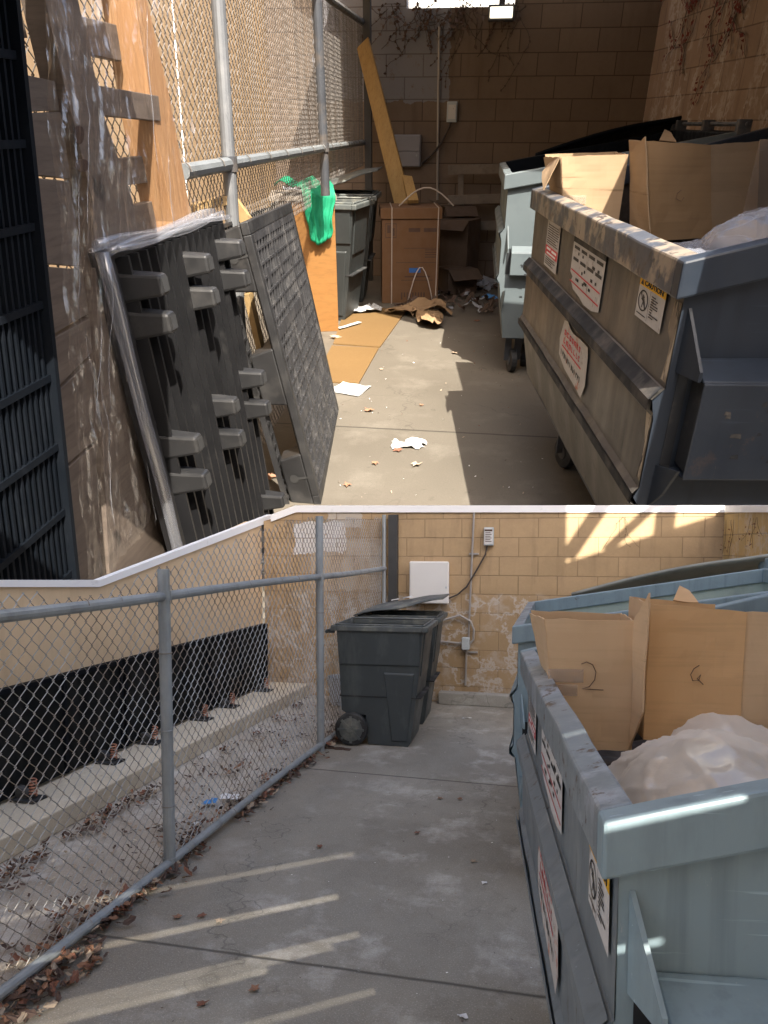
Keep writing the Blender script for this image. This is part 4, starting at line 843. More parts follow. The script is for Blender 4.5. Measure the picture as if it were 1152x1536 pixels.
# vines
def vine(fr, L, fn, n, label, leafm, seed, group=None, sz=(.015, .03), stem=.004, steps=12, dirs=(-1.57, .5)):
    random.seed(seed); t = thing('climbing_vine', label, 'vine', fr, L.o, (0, 0, L.az)); m = MB(); lf = MB()
    for i in range(n):
        p = Vector(fn()); a = random.gauss(*dirs); pts = [p.copy()]
        for k in range(random.randrange(steps//2, steps)):
            a += random.gauss(0, .35); st = random.uniform(.03, .07); du, dz = math.cos(a)*st, math.sin(a)*st
            p = p+(Vector((du, 0, dz)) if vine.ax == 0 else Vector((0, du, dz))); pts.append(p.copy())
            if random.random() < .75:
                s_ = random.uniform(*sz); b = random.uniform(0, 6.28); nrm = Vector((0, -.02, 0)) if vine.ax == 0 else Vector((-.02, 0, 0))
                q = [Vector((math.cos(b+j*1.57)*s_*(1, .6, 1, .6)[j], 0, math.sin(b+j*1.57)*s_*(1, .6, 1, .6)[j])) for j in range(4)]
                if vine.ax: q = [Vector((0, w_.x, w_.z)) for w_ in q]
                lf.face([p+nrm*random.uniform(.3, 1.3)+w_+nrm*random.uniform(0, .6) for w_ in q])
        m.tube(pts, stem, 3)
    m.build('stem', 'vine', t)['kind'] = 'stuff'; lf.build('vine_leaf', leafm, t)['kind'] = 'stuff'; return t
vine.ax = 0
pv = YB.at(931, 775, 1, YW-.01); vine(FB, YB, lambda: (pv.x+random.uniform(-.02, .05), YW-.012, pv.z), 3, 'thin vine traces hanging on the tan block wall above the lower dumpsters', 'leaf3', 5, steps=10, dirs=(-1.57, .08), sz=(.004, .009), stem=.0014)
vine.ax = 1
v0 = LR.at(1115, 778, 0, -.01); vine(FB, LR, lambda: (-.012, v0.y+random.uniform(-.5, .5), v0.z), 8, 'sparse red brown vine leaves on the yellowish wall of the lower yard', 'leaf1', 6, steps=8, dirs=(-1.57, .15), sz=(.006, .014), stem=.0015)
# ---- unseen slat screen added behind the photographer: shades the lower yard, gaps let streaks of sun through
sB = (FB.M.to_3x3().inverted() @ sdir).normalized()
c0 = Vector((0, -1.25, 0)); Dg = Vector((.774, .633, 0)); Ng = Vector((-Dg.y, Dg.x, 0))
def slot(x, y, z=0.):
    P = YB.at(x, y, 2, z); t_ = (c0-P).dot(Ng)/sB.dot(Ng); return (P+sB*t_)
def slot3(x, y):
    P = YB.at(x, y, 1, YW); return P+sB*((c0-P).dot(Ng)/sB.dot(Ng))
def sx_(p): return (slot(*p)-c0).dot(Dg)
zs = [(slot(*p).z, h_, sx_(e)) for p, h_, e in (((560, 1334), .012, (560, 1334)), ((610, 1266), .008, (560, 1275)), ((300, 1458), .008, (560, 1400)), ((240, 1483), .008, (500, 1425)), ((150, 1517), .010, (400, 1450)), ((500, 1504), .006, (600, 1480)))]
zs.sort(); print('patch', [(p, round((slot3(*p)-c0).dot(Dg), 2), round(slot3(*p).z, 2)) for p in ((800, 780), (800, 840), (940, 780), (940, 840), (1080, 780))], [( (q-c0).dot(Dg), q.z) for q in [(lambda P: P+sB*((c0-P).dot(Ng)/sB.dot(Ng)))(LR.m @ LR.at(1120, 790, 0, 0.))]]); print('slots', zs, 'sunB', sB)
t = thing('added_shade_screen', 'unseen tall white slat screen added behind the photographer to shade the lower yard', 'screen', FB, c0, (0, 0, math.degrees(math.atan2(Dg.y, Dg.x))))
z = -.1; SCTOP = 7.6
for zc, hgt, xm in zs+[(5.3, .0, 9), (SCTOP, 0, 9)]:
    z1 = zc-hgt/2
    if z1-z > .002: m = MB(); m.box(-5.5, (4.15 if z > 5.2 else 6.2), 0, .004, z, z1); m.build('slat', 'white', t)  # white finish added to bounce skylight into the lower yard
    if hgt: m = MB(); m.box(xm, 6.2, .0005, .0035, z1, zc+hgt/2); m.build('slat', 'white', t)
    z = zc+hgt/2
m = MB()
for x in (-4.4, -2.2, 3.8, 6.1): m.box(x, x+.09, -.08, -.005, -.1, 5.6 if x > 5 else SCTOP)
m.build('support_post', 'slat', t)
m = MB()
for xa, za, xb, zb4, w4 in ((4.15, 5.35, 5.0, 6.5, .16), (4.5, 5.3, 5.6, 6.1, .10), (4.1, 6.1, 6.1, 5.55, .13), (5.0, 5.3, 5.15, 7.2, .18), (4.1, 6.9, 6.1, 6.5, .3)): m = MB(); m.bar((xa, -.012, za), (xb, -.012, zb4), .012, w4, (0, 0, 1)); m.build('dapple_brace', 'white', t)  # bars added to break the sun on the wall into dapples
# ================================================================== UPPER YARD (cluttered), frame A
m = MB(); m.box(-60, 60, -20, 80, -.3, -.01); solo(m, 'ground', 'dirt', FA, kind='structure')
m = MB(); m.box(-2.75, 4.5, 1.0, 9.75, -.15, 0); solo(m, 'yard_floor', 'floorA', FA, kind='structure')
YWA = 9.7
ct = YA.at(690, 11, 1, YWA).z; cr = YA.at(963, 190, 1, YWA)
m = MB(); m.box(-2.72, cr.x, YWA, YWA+.2, 0, ct); 
a = YA.at(610, 10, 1, YWA).x; b = YA.at(772, 10, 1, YWA).x
m.box(-2.72, a, YWA, YWA+.2, ct, ct+1.); m.box(b, cr.x+.3, YWA, YWA+.2, ct-.001, ct+1.)
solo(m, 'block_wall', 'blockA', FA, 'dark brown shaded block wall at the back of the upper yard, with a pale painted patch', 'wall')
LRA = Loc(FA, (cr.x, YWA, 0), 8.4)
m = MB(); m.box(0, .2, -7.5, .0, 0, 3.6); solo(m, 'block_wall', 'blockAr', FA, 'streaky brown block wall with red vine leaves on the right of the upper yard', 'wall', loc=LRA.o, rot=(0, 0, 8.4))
XLA = -2.7
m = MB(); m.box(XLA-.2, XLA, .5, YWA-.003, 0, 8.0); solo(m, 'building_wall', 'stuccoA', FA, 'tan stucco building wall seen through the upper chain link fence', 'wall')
m = MB()
for px, py0, py1 in ((262, 0, 250),):
    p0, p1 = YA.at(258, 0, 0, XLA+.012), YA.at(272, 250, 0, XLA+.012); m.tube([(XLA+.012, p0.y, p0.z), (XLA+.012, p1.y, p1.z-.5)], .006, 6)
solo(m, 'wall_cable', 'paper', FA, 'thin white cable running down the tan stucco wall behind the fence', 'cable')
m = MB(); m.box(-3, 4, 14.0, 14.2, 0, 6.5); solo(m, 'background_building', 'stuccoW', FA, 'bright white sunlit wall showing over the back wall', 'building')
# fence
LF = Loc(FA, (-1.25, 3.7, 0), 3.6)
t = thing('chain_link_fence', 'tall dark chain link fence leaning pallets rest on, in the upper yard', 'fence', FA, LF.o, (0, 0, LF.az))
pr = [LF.at(x, y, 0, 0.) for x, y in ((274, 258), (343, 246), (487, 222), (549, 213))]
pt = [LF.at(x, y, 0, 0.) for x, y in ((440, -60), (496, 0), (545, 34))]
ft = interp([(p.y, p.z) for p in pt])
chainlink('fence_mesh', -.03, pr[0].y-2.0, pr[3].y, lambda y: 0. if y < 1.4 else (1.09 if y < 2.3 else 1.19), lambda y: min(3.2, ft(y)+.02) if y > pt[0].y else 3.2, .056, .0022, t, 'wireA', 3)
for (x0, y0, x1, y1), rr in (((327, 0, 347, 300), .030), ((475, 0, 488, 285), .036), ((547, 30, 553, 260), .034)):
    A0, A1 = LF.at(x0, y0, 0, 0.), LF.at(x1, y1, 0, 0.); d = (A1-A0); foot = A0+d*(A0.z/-d.z) if d.z else A1
    top = A0-d*(.0 if x0 > 500 else .7); foot = foot if x0 < 400 else A0+d*((A0.z-1.1)/-d.z); m = MB(); m.tube([foot, top], rr, 14); q = m.build('post', 'galvA' if x0 < 400 else 'galvd', t)
    cl = MB(); c_ = A0+d*((A0.z-pr[1].z)/-d.z); cl.tube([c_-Vector((0, 0, .03)), c_+Vector((0, 0, .03))], rr+.008, 14); cl.build('clamp', 'galvd', q)
m = MB(); m.tube([pr[0], pr[1]], .028, 10); m.tube([pr[1], pr[2], pr[3]], .026, 10); m.build('rail', 'galvU', t)
m = MB(); m.tube([pt[0], pt[1], pt[2]], .028, 10); m.build('top_rail', 'galvd', t)
m = MB(); random.seed(8)
for i in range(14):
    m = MB(); p = pr[0].lerp(pr[3], i/14.); ring((p.x, p.y, p.z), .035, 'y', m, .003); m.build('tie_wire', 'wireA', t)
a0, a1 = YA.at(545, 0, 1, 9.4), YA.at(556, 0, 1, 9.4); m = MB(); m.box(a0.x, a1.x, 9.36, 9.44, 0, 3.4); solo(m, 'gate_post', 'gpost', FA, 'black square steel post by the fence end in the upper yard', 'post')
# wall fittings
a, b = YA.at(733, 7, 1, YWA-.1), YA.at(771, 31, 1, YWA-.1)
t = thing('wall_lamp', 'rectangular wall lamp with added glow, hanging at the top of the dark back wall', 'lamp', FA, ((a.x+b.x)/2, YWA-.001, (a.z+b.z)/2))
W, H = (b.x-a.x)/2, (a.z-b.z)/2
m = MB(); m.box(-W, W, -.12, 0, -H, H); m.build('lamp_housing', 'galvd', t, bevel=.01); m = MB(); m.box(-W+.02, W-.02, -.135, -.121, -H+.02, H-.02); m.build('lamp_glass', 'lit', t, bevel=.006)
m = MB(); m.box(-.03, .03, -.08, 0, H, H+.08); m.build('bracket', 'galvd', t)
pc = [YA.at(x, y, 1, YWA-.03) for x, y in ((659, 40), (657, 180), (656, 300))]; m = MB(); m.tube(pc, .013, 8); solo(m, 'electric_conduit', 'cond', FA, 'thin pale conduit running down the dark back wall of the upper yard', 'conduit')
a = YA.at(678, 167, 1, YWA-.05); t = thing('outlet_box', 'small grey outlet box on the dark back wall of the upper yard', 'outlet', FA, (a.x, YWA-.001, a.z))
m = MB(); m.box(-.055, .055, -.07, 0, -.10, .09); m.build('outlet_body', 'elec', t, bevel=.008); m = MB(); m.box(-.04, .04, -.075, -.071, -.07, .06); m.build('label_plate', 'lab', t)
cc = [YA.at(x, y, 1, YWA-.05) for x, y in ((678, 178), (674, 190), (662, 215), (648, 232), (632, 246))]; m = MB(); m.tube(cc, .011, 7); solo(m, 'power_cable', 'cable', FA, 'dark cable curving from the outlet box on the dark back wall', 'cable')
a, b = YA.at(590, 202, 1, YWA-.1), YA.at(630, 251, 1, YWA-.1); t = thing('meter_enclosure', 'grey shaded utility enclosure on the dark back wall beside the leaning plank', 'enclosure', FA, ((a.x+b.x)/2, YWA-.001, (a.z+b.z)/2))
W, H = (b.x-a.x)/2, (a.z-b.z)/2; m = MB(); m.box(-W, W, -.09, 0, -H, H); m.build('box_body', 'boxA', t, bevel=.015); m = MB(); m.box(-W+.01, W-.01, -.10, -.091, -H+.01, -.01); m.box(-W+.01, W-.01, -.10, -.091, 0.0, H-.01); m.build('cover', 'boxA', t, bevel=.008)
m = MB(); m.box(W-.05, W-.035, -.106, -.101, -.05, -.03); m.build('latch', 'galv', t)
# vines
vine.ax = 0
vine(FA, YA, lambda: (YA.at(random.uniform(575, 800), 6, 1, YWA).x, YWA-.02, ct+random.uniform(-.03, .05)), 46, 'tangled dry vine draped over the top of the dark back wall', 'leaf3', 7, steps=9, dirs=(-1.57, .6), sz=(.012, .028), stem=.003)
vine(FA, YA, lambda: (YA.at(random.choice((620, 645, 700, 765))+random.uniform(-10, 10), 6, 1, YWA).x, YWA-.02, ct+random.uniform(-.03, .05)), 14, 'long dry vine strands hanging down the dark back wall', 'leaf3', 17, steps=16, dirs=(-1.57, .25), sz=(.01, .02), stem=.0025)
vine.ax = 1
vine(FA, LRA, lambda: (-.015, -random.uniform(.3, 2.6), 3.0-random.random()*.4), 30, 'red leaved vine scattered over the streaky right wall of the upper yard', 'leafr', 9, steps=26, dirs=(-1.57, .3), sz=(.012, .030), stem=.0022)
# far dumpster
dumpster(FA, (-.029, 5.584, 0), 2.0, 1.42, 1.75, 'farther sun paled blue grey dumpster with dark interior and black lid in the upper yard', .17, ('farD', 'farD', 'farD', 'navy'), zb=.27, rim2='navy', lid=('navy',), near_pocket=(.05, .70, .87), group='dumpsters of the upper yard')
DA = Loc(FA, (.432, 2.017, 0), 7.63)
dumpster(FA, DA.o, DA.az, 1.25, 2.37, 'near shade darkened blue dumpster with grimy sticker covered front, right side of the upper yard', .235, ('dumpA', 'grimeA', 'wornA', 'fill'),
         stickers=(('banded', 1.93, 1.62, 1.012, 1.205), ('table', 1.33, .80, 1.0, 1.205), ('caution', .385, .14, 1.10, 1.208), ('torn', 1.28, .76, .712, .912)), group='dumpsters of the upper yard')
cardboxes(FA, DA, 1.86, 1.84, [(842, 235), (943, 231), (946, 352), (846, 352)], [(972, 212), (1066, 217), (1068, 356), (975, 362), (1140, 211), (1140, 335)],
          dict(mid=[(942, 231, 1.86), (968, 205, 1.70), (974, 362, 1.66), (946, 352, 1.85)], left=[(815, 285), (825, 262)]),
          ('tan cardboard box catching the sun in the upper near dumpster', 'brown shaded cardboard box, right of the sunlit one in the upper dumpster'), 1.16,
          ([[(872, 320), (878, 318), (884, 324), (880, 332)]], [[(1022, 285), (1016, 290), (1014, 298), (1022, 302), (1026, 296)]]), [(846, 878, 293, 306), (848, 872, 308, 316)], grp='cartons in the near dumpster of the upper yard', deep=.3, matl='cardA', matr='cardA2')
p0 = DA.at(1140, 211, 1, 1.80); p1 = DA.at(1140, 330, 1, 1.80)
m = MB(); m.box(p0.x, p0.x+.35, 1.80, 1.806, p1.z, p0.z+.005); m.box(p0.x, p0.x+.35, 1.806, 2.1, p1.z, p1.z+.006); o_ = solo(m, 'packing_sheet', 'tape', FA, 'ribbed translucent packing sheet at the right edge of the upper dumpster', 'packing', loc=DA.o, rot=(0, 0, DA.az))
t = thing('rubbish_bag', 'silvery translucent rubbish bag spilling against the rim of the upper near dumpster', 'rubbish bag', FA, DA.o, (0, 0, DA.az))
q = DA.at(1080, 360, 1, .9); blob(t, 'bag_film', 'bagA', (q.x+.08, .95, 1.10), (.30, .55, .13), 5, .09, 2.4)
t = thing('rubbish_bag', 'white bulging rubbish bag at the right edge of the upper near dumpster', 'rubbish bag', FA, DA.o, (0, 0, DA.az))
q = DA.at(1152, 350, 1, .8); blob(t, 'bag_film', 'bagA', (q.x+.14, .90, 1.19), (.24, .5, .13), 15, .09, 2.4)
m = MB(); m.grid(lambda u, v: (.08+u*1.08, .05+v*2.26, 1.08+.04*nz((u*3, v*4, 0), 2, 3)), 14, 18); solo(m, 'rubbish_fill', 'fill', FA, 'dark rubbish filling the upper near dumpster under its bags', 'rubbish', loc=DA.o, rot=(0, 0, DA.az))
# ---- bins
bin_thing(FA, (-1.66, 7.45, 0), -6, 'open grey wheeled bin between the plywood crate and the printed carton, upper yard', None, .96, mat='binA', group='wheeled bins of the upper yard')
bin_thing(FA, (-1.68, 8.3, 0), 4, 'second wheeled bin with raised lid, behind the open bin of the upper yard', 14, .96, mat='binA', group='wheeled bins of the upper yard')
# ---- leaning plank, offcuts
def board(name, label, cat, mat, px4, y, th=.04, ys=None, group=None):
    P = [YA.at(x, yy, 1, (ys[i] if ys else y)) for i, (x, yy) in enumerate(px4)]; m = MB(); slab(m, *P, th); return solo(m, name, mat, FA, label, cat, group, bevel=.003)
board('timber_plank', 'long yellow plank leaning beside the fence end in the upper yard', 'plank', 'plank', [(535, 72), (552, 55), (620, 320), (597, 330)], 8.6, ys=(9.2, 9.2, 8.55, 8.55))
board('timber_offcut', 'short pale offcut poking out of the carton below the long plank', 'offcut', 'plank', [(603, 262), (618, 264), (628, 300), (612, 300)], 8.3, ys=(8.7, 8.7, 8.4, 8.4))
# ---- printed carton
p = YA.at(573, 455, 2, 0); a_ = -14
t = thing('large_carton', 'tall brown printed carton with pale straps standing beside the grey bin, upper yard', 'carton', FA, (p.x, p.y, 0), (0, 0, 10), None)
LC = Loc(FA, (p.x, p.y, 0), 10)
tr_ = LC.at(648, 312, 1, 0.); tl_ = LC.at(564, 318, 1, 0.); Wc = tr_.x-tl_.x+.03; Hc = tr_.z
m = MB(); m.box(0, Wc, 0, .5, 0, Hc-.10); m.build('carton_body', 'cardp', t, bevel=.004)
m = MB(); m.box(-.015, Wc+.015, -.015, .515, Hc-.095, Hc); m.build('carton_lid', 'cardp', t, bevel=.004)
m = MB(); f = -.0015
def pb(x0, x1, z0, z1): m.face([(x0*Wc, f, z0*Hc), (x1*Wc, f, z0*Hc), (x1*Wc, f, z1*Hc), (x0*Wc, f, z1*Hc)])
for x0 in (.06,): pb(.06, .25, .70, .708); pb(.06, .25, .84, .848); pb(.06, .07, .70, .848); pb(.24, .25, .70, .848); pb(.09, .15, .75, .83); pb(.18, .22, .72, .80)
pb(.46, .66, .76, .80); pb(.72, .94, .76, .80); pb(.38, .95, .59, .596); pb(.25, .95, .44, .446)
for i in range(4): pb(.75, .95, .57-i*.025, .58-i*.025)
pb(.40, .85, .285, .298); pb(.34, .9, .25, .257)
for i in range(9): pb(.34+i*.05, .365+i*.05, .04+.03*(i % 2), .12)
m.build('printed_marks', 'print', t)
m = MB(); pb(.48, .68, .335, .385); m.build('blue_logo_panel', 'blue', t)
m = MB()
for x in (.17, .96): m.tube([(x*Wc, -.02, 0), (x*Wc, -.022, Hc+.004), (x*Wc, .52, Hc+.004)], .006, 5)
m.tube([(.45*Wc+k*.03, -.03-.02*math.sin(k), .0+.35*math.sin(k/9*math.pi)) for k in range(10)], .006, 5)
m.tube([(.3*Wc+k*.06, .1, Hc+.01+.16*math.sin(k/9*math.pi)) for k in range(10)], .007, 5)
m.build('strap', 'rope', t)
# dark cartons behind, shelf frame
def cbox(label, px, py, y, w_, d, h, az, z0, mat, open_=True, grp='dark cartons behind the printed carton'):
    q = YA.at(px, py, 1, y); t = thing('cardboard_box', label, 'cardboard box', FA, (q.x, y, z0), (0, 0, az), grp); m = MB(); m.box(0, w_, 0, d, 0, h); m.build('carton_body', mat, t)
    if open_:
        m = MB(); slab(m, (0, -.002, h), (w_, -.002, h), (w_, -.15, h-.08), (0, -.15, h-.08), .005); slab(m, (0, 0, h), (0, d, h), (-.15, d, h+.05), (-.15, 0, h+.05), .005); m.build('flap', mat, t)
cbox('dark flattened carton standing behind the printed carton', 652, 400, 9.0, .38, .35, .7, -20, 0, 'cardd'); cbox('dark tilted carton leaning on the back wall left of the shelf', 668, 300, 9.25, .35, .25, .8, 15, 0, 'cardd'); cbox('low dark carton on the floor in front of the shelf', 672, 430, 8.6, .35, .3, .25, 30, 0, 'cardd')
t = thing('timber_shelf', 'dusty slatted timber rack standing against the dark back wall', 'shelf', FA)
m = MB()
for y0 in (255, 300, 340): 
    a, b = YA.at(672, y0, 1, 9.45), YA.at(800, y0-4, 1, 9.45); m.bar(a, b, .04, .09)
m.build('shelf_board', 'slatA', t); m = MB()
for x0 in (691, 790):
    m = MB(); a, b = YA.at(x0, 255, 1, 9.5), YA.at(x0+3, 390, 1, 9.5); m.bar((a.x, a.y, a.z), (b.x, b.y, 0), .06, .05, (0, 1, 0)); m.build('shelf_post', 'slatA', t)
# debris at the back
for px, py, w_, mt, lab, ct_, sd in ((722, 432, .42, 'wclothA', 'crumpled pale cloth heap in the shade at the back of the upper yard', 'cloth', 3), (745, 378, .2, 'wclothA', 'pale flattened bag beside the far dumpster in the shade', 'bag', 6), (738, 448, .16, 'bluep', 'blue scrap at the foot of the pale cloth heap', 'scrap', 8), (655, 438, .12, 'paper', 'small white paper near the foot of the printed carton', 'paper', 9)):
    q = YA.at(px, py, 2, 0); paper(FA, (q.x, q.y, 0), 'rag' if ct_ == 'cloth' else 'scrap', lab, ct_, mt, w_, w_*.8, sd, .12*w_/.4, 20, sc=7)
litter(FA, 'rubbish_litter', 'dark scraps of cardboard and litter in the shaded back of the upper yard', lambda: (random.uniform(-1.0, .1), random.uniform(7.6, 9.5), 0), 240, .04, .14, ('leaf3', 'cardd', 'leaf3', 'wclothA', 'cardd'), 14)
litter(FA, 'floor_specks', 'small crumbs and specks scattered on the upper yard concrete', lambda: (random.uniform(-1.2, .5), random.uniform(3.2, 7.2), 0), 130, .005, .018, ('leaf3', 'paper', 'leaf4', 'leaf1'), 18)
q = YA.at(585, 455, 2, 0)
# flat card on floor in front of carton
c4 = [YA.at(x, y, 2, .0) for x, y in ((585, 450), (690, 440), (660, 462), (600, 468))]; m = MB(); slab(m, *[(c.x, c.y, .006) for c in c4], .006); solo(m, 'flat_cardboard', 'cardd', FA, 'flat dark cardboard lying in front of the printed carton', 'cardboard')
# strand board sheet on floor in two pieces
for (pp, lab) in ((((498, 520), (568, 524), (538, 577), (470, 573)), 'nearer orange strand board sheet lying on the upper yard floor'), (((500, 517), (518, 462), (611, 465), (570, 522)), 'farther orange strand board sheet lying towards the grey bin')):
    c4 = [YA.at(x, y, 2, .0) for x, y in pp]; m = MB(); slab(m, *[(c.x, c.y, .012) for c in c4], .012); solo(m, 'strand_board_sheet', 'osb', FA, lab, 'board', 'strand board sheets on the upper yard floor')
# papers and kraft paper
for px, py, w_, h_, mt, lab, sd, am, rot in ((545, 468, .34, .26, 'paperA', 'folded white paper on the floor at the foot of the grey bin', 31, .05, 20), (524, 585, .24, .22, 'paperA', 'white paper sheet tucked under the leaning black pallet', 32, .02, -20), (524, 492, .3, .05, 'paperA', 'narrow white paper strip beside the strand board', 33, .01, 60),
        (612, 668, .19, .12, 'paperA', 'crumpled white tissue in the middle of the sunlit upper floor', 34, .055, 15)):
    q = YA.at(px, py, 2, 0); paper(FA, (q.x, q.y, .0 if py > 560 else .02), 'paper_sheet', lab, 'paper', mt, w_, h_, sd, am, rot, sc=12 if am > .04 else 5)
q = YA.at(640, 478, 2, 0)
t = thing('kraft_paper', 'crumpled brown kraft paper on the sunlit floor beyond the strand board', 'paper', FA, (q.x, q.y, 0))
for k, (dx, dy, w_, h_, rt, am) in enumerate(((-.03, .22, .42, .40, 10, .10), (.06, -.18, .22, .62, 8, .07), (-.24, .1, .36, .22, -20, .06))):
    m = MB(); f = crumple(lambda u, v: ((u-.5)*w_, (v-.5)*h_*(1-.35*abs(u-.5)), 0), 0, 0, am, 5, 40+k); rm = Matrix.Translation((dx, dy, 0)) @ Matrix.Rotation(R(rt), 4, 'Z')
    m.grid(lambda u, v: rm @ Vector((lambda p: (p[0], p[1], abs(p[2])*1.3+.02+.05*math.sin(u*math.pi)))(f(u, v))), 12, 12); m.build('crumpled_sheet', 'kraft', t, solid=.003)
random.seed(31)
for px, py, sz, lab in ((554, 617, .045, 'reddish maple leaf on the sunlit floor beside the leaning pallet'), (597, 677, .035, 'orange leaf touching the crumpled white tissue'), (624, 699, .035, 'brown leaf right of the crumpled tissue'), (563, 697, .025, 'small yellow leaf left of the crumpled tissue'), (682, 531, .035, 'red leaf at the edge of the dumpster shadow'), (632, 609, .018, 'tiny red leaf in the middle of the sunlit floor'), (572, 555, .02, 'small red leaf beside the strand board'), (521, 729, .028, 'faint orange leaf near the foot of the black pallet'), (403, 718, .05, 'reddish leaf between the two black pallets'), (716, 483, .035, 'dark red leaf in the shade near the far dumpster wheel'), (503, 508, .06, 'curled brown leaf beside the plywood crate')):
    q = YA.at(px, py, 2, 0); leafy(FA, [(q.x, q.y, sz)], lab, 'single dry leaves on the upper yard floor')
# ---- plywood crate with slatted top and green cloth
c = [YA.at(x, y, 1, yy) for x, y, yy in ((505, 290, 6.55), (508, 497, 6.55))]
q = YA.at(508, 497, 2, 0); qq = YA.at(505, 291, 1, q.y)
LP = Loc(FA, (q.x, q.y, 0), 14)
Hp = LP.at(504, 291, 1, 0.).z; lx = LP.at(432, 400, 1, 0.).x
t = thing('plywood_crate', 'orange plywood crate with a grey slatted top standing beside the grey bin, upper yard', 'crate', FA, LP.o, (0, 0, LP.az))
m = MB(); m.box(lx, 0, 0, .02, 0, Hp-.05); m.build('side_panel', 'ply', t, bevel=.003); m = MB(); m.box(-.03, -.001, .021, .7, 0, Hp-.05); m.box(lx, lx+.02, .021, .7, 0, Hp-.05); m.build('end_panel', 'ply', t)
m = MB()
for i in range(5): m.box(lx-.12, .02, -.02+.15*i, .10+.15*i, Hp-.045, Hp-.015)
m.build('top_slat', 'slatA', t); m = MB(); m.box(lx-.05, lx-.01, -.0, .7, Hp-.12, Hp-.047); m.box(-.04, -.0, .0, .7, Hp-.12+.07, Hp-.046); m.build('top_bearer', 'slatA', t)
t = thing('green_cloth', 'bright green cloth draped over the corner of the plywood crate', 'cloth', FA, LP.o, (0, 0, LP.az))
def dr(u, v):   # over the top, then hanging down
    s_ = v*.84; top = .46
    w_ = min(1, s_/top)**1.5; x = (-.50+.48*u)*(1-w_)+(-.26+.26*u)*w_; wv = .025*math.sin(u*14+v*4)
    if s_ < top: return (x, (.46-s_)*.98+.01, Hp+.02+.06*abs(math.sin(u*7+v*6))*(1-w_)+.02)
    d = s_-top; k = 1-.45*min(1, d/.6); return (-.13+(u-.5)*.26*k+.02*d, -.04-abs(wv), Hp-.0-d*(1-.25*abs(u-.35)))
m = MB(); m.grid(crumple(dr, 0, 0, .018, 8, 3), 22, 34); m.build('cloth_sheet', 'green', t, solid=.004, smooth=True)
m = MB(); m.grid(lambda u, v: (-.42+.28*u, .02+.3*v, Hp+.012+.03*abs(nz((u*3, v*3, 0), 2, 5))+.015), 10, 10); solo(m, 'white_cloth', 'wclothA', FA, 'small white cloth lying under the green cloth on the crate top', 'cloth', loc=LP.o, rot=(0, 0, LP.az), solid=.004)
# ---- pine stick frame behind the pallets
t = thing('stick_frame', 'broken pine stick frame standing behind the black pallets by the fence', 'timber', FA)
a, b, c_, d_ = (YA.at(x, y, 1, yy) for x, y, yy in ((290, 313, 3.6), (345, 298, 3.7), (342, 292, 3.75), (380, 345, 3.75)))
m = MB(); m.bar(a, b, .05, .035); m.build('stick', 'pine', t); m = MB(); m.bar(c_, d_, .035, .05); m.build('stick', 'pine', t)
e_, g_ = YA.at(383, 440, 1, 3.9), YA.at(378, 520, 1, 3.9); m = MB(); m.bar(YA.at(372, 440, 1, 3.9), YA.at(400, 560, 1, 3.9), .07, .03); m.build('stick', 'pine', t)
# ---- black rack pallet leaning (deck side towards the yard)
PL, PH, PT = 1.45, 1.27, .18
t = thing('plastic_pallet', 'grey black plastic pallet with latticed deck and keyhole blocks, leaning nearest the sunlit floor', 'pallet', FA, (-.789, 3.239, 0), (78.8, 1.8, 97.5), 'black plastic pallets leaning on the fence')
m = MB(); D_ = .035
def bx(x0, x1, y0, y1, z0=-D_, z1=0.):
    z0 = max(z0, -.013) if abs(z0+D_) > 1e-6 else z0; m.box(x0, x1, y0, y1, z0, z1)
bx(0, PL, 0, .05); bx(0, PL, PH-.05, PH); bx(0, .05, .05, PH-.05); bx(PL-.05, PL, .05, PH-.05)
m.build('deck_border', 'grey', t, bevel=.004)
m = MB(); nx, ny = 18, 22
for i in range(1, nx):
    x = PL*i/nx; wd = .010 if i % 6 else .04
    bx(x-wd/2, x+wd/2, .05, PH-.05, -D_+.004, -.001)
random.seed(77)
for j in range(1, ny):
    y = PH*j/ny; wd = .009 if j % 7 else .05; k = .05
    while k < PL-.06:
        seg = random.choice((.25, .36, .5)); e = min(PL-.05, k+seg)
        if random.random() < .93 or j % 8 == 0: bx(k, e, y-wd/2, y+wd/2, -D_+.006, -.002)
        k = e
for x0 in (.16, .55, .93, 1.22):
    for y0 in (.16, .62, 1.0): bx(x0, x0+.09, y0, y0+.07, -D_+.01, -.003)
m.build('deck_lattice', 'latt', t); m = MB(); m.box(.02, PL-.02, .02, PH-.02, -D_-.008, -D_-.004); m.build('deck_hole_shade', 'ink_shade', t)  # black sheet added behind the lattice so its holes look shaded
for i, x in enumerate((0.004, PL/2-.09, PL-.184)):
    for j, y in enumerate((.004, PH/2-.13, PH-.27)):
        m = MB(); h_ = .26 if j == 1 else .266
        m.hexa([(x+.02, y+.02, -PT+.03), (x+.16, y+.02, -PT+.03), (x+.16, y+h_-.02, -PT+.03), (x+.02, y+h_-.02, -PT+.03), (x, y, -D_-.001), (x+.18, y, -D_-.001), (x+.18, y+h_, -D_-.001), (x, y+h_, -D_-.001)])
        b_ = m.build('spacer_block', 'grey', t, bevel=.008)
        if i == 0 and j != 1:
            k = MB(); cy = y+h_*.55; cz = -.10; tl = lambda z_: .004+.02*((-D_-z_)/(PT-D_-.03))-.0025
            P = [(tl(cz+.028*math.sin(a)), cy+.022*math.cos(a), cz+.022*math.sin(a)) for a in [2*math.pi*q_/14 for q_ in range(14)]]; k.face(P)
            k.face([(tl(cz+.02), cy-.007, cz+.018), (tl(cz+.065), cy-.005, cz+.065), (tl(cz+.065), cy+.005, cz+.065), (tl(cz+.02), cy+.007, cz+.018)]); k.build('keyhole', 'ink_shade', b_)  # keyholes are black faces standing in for dark hollows
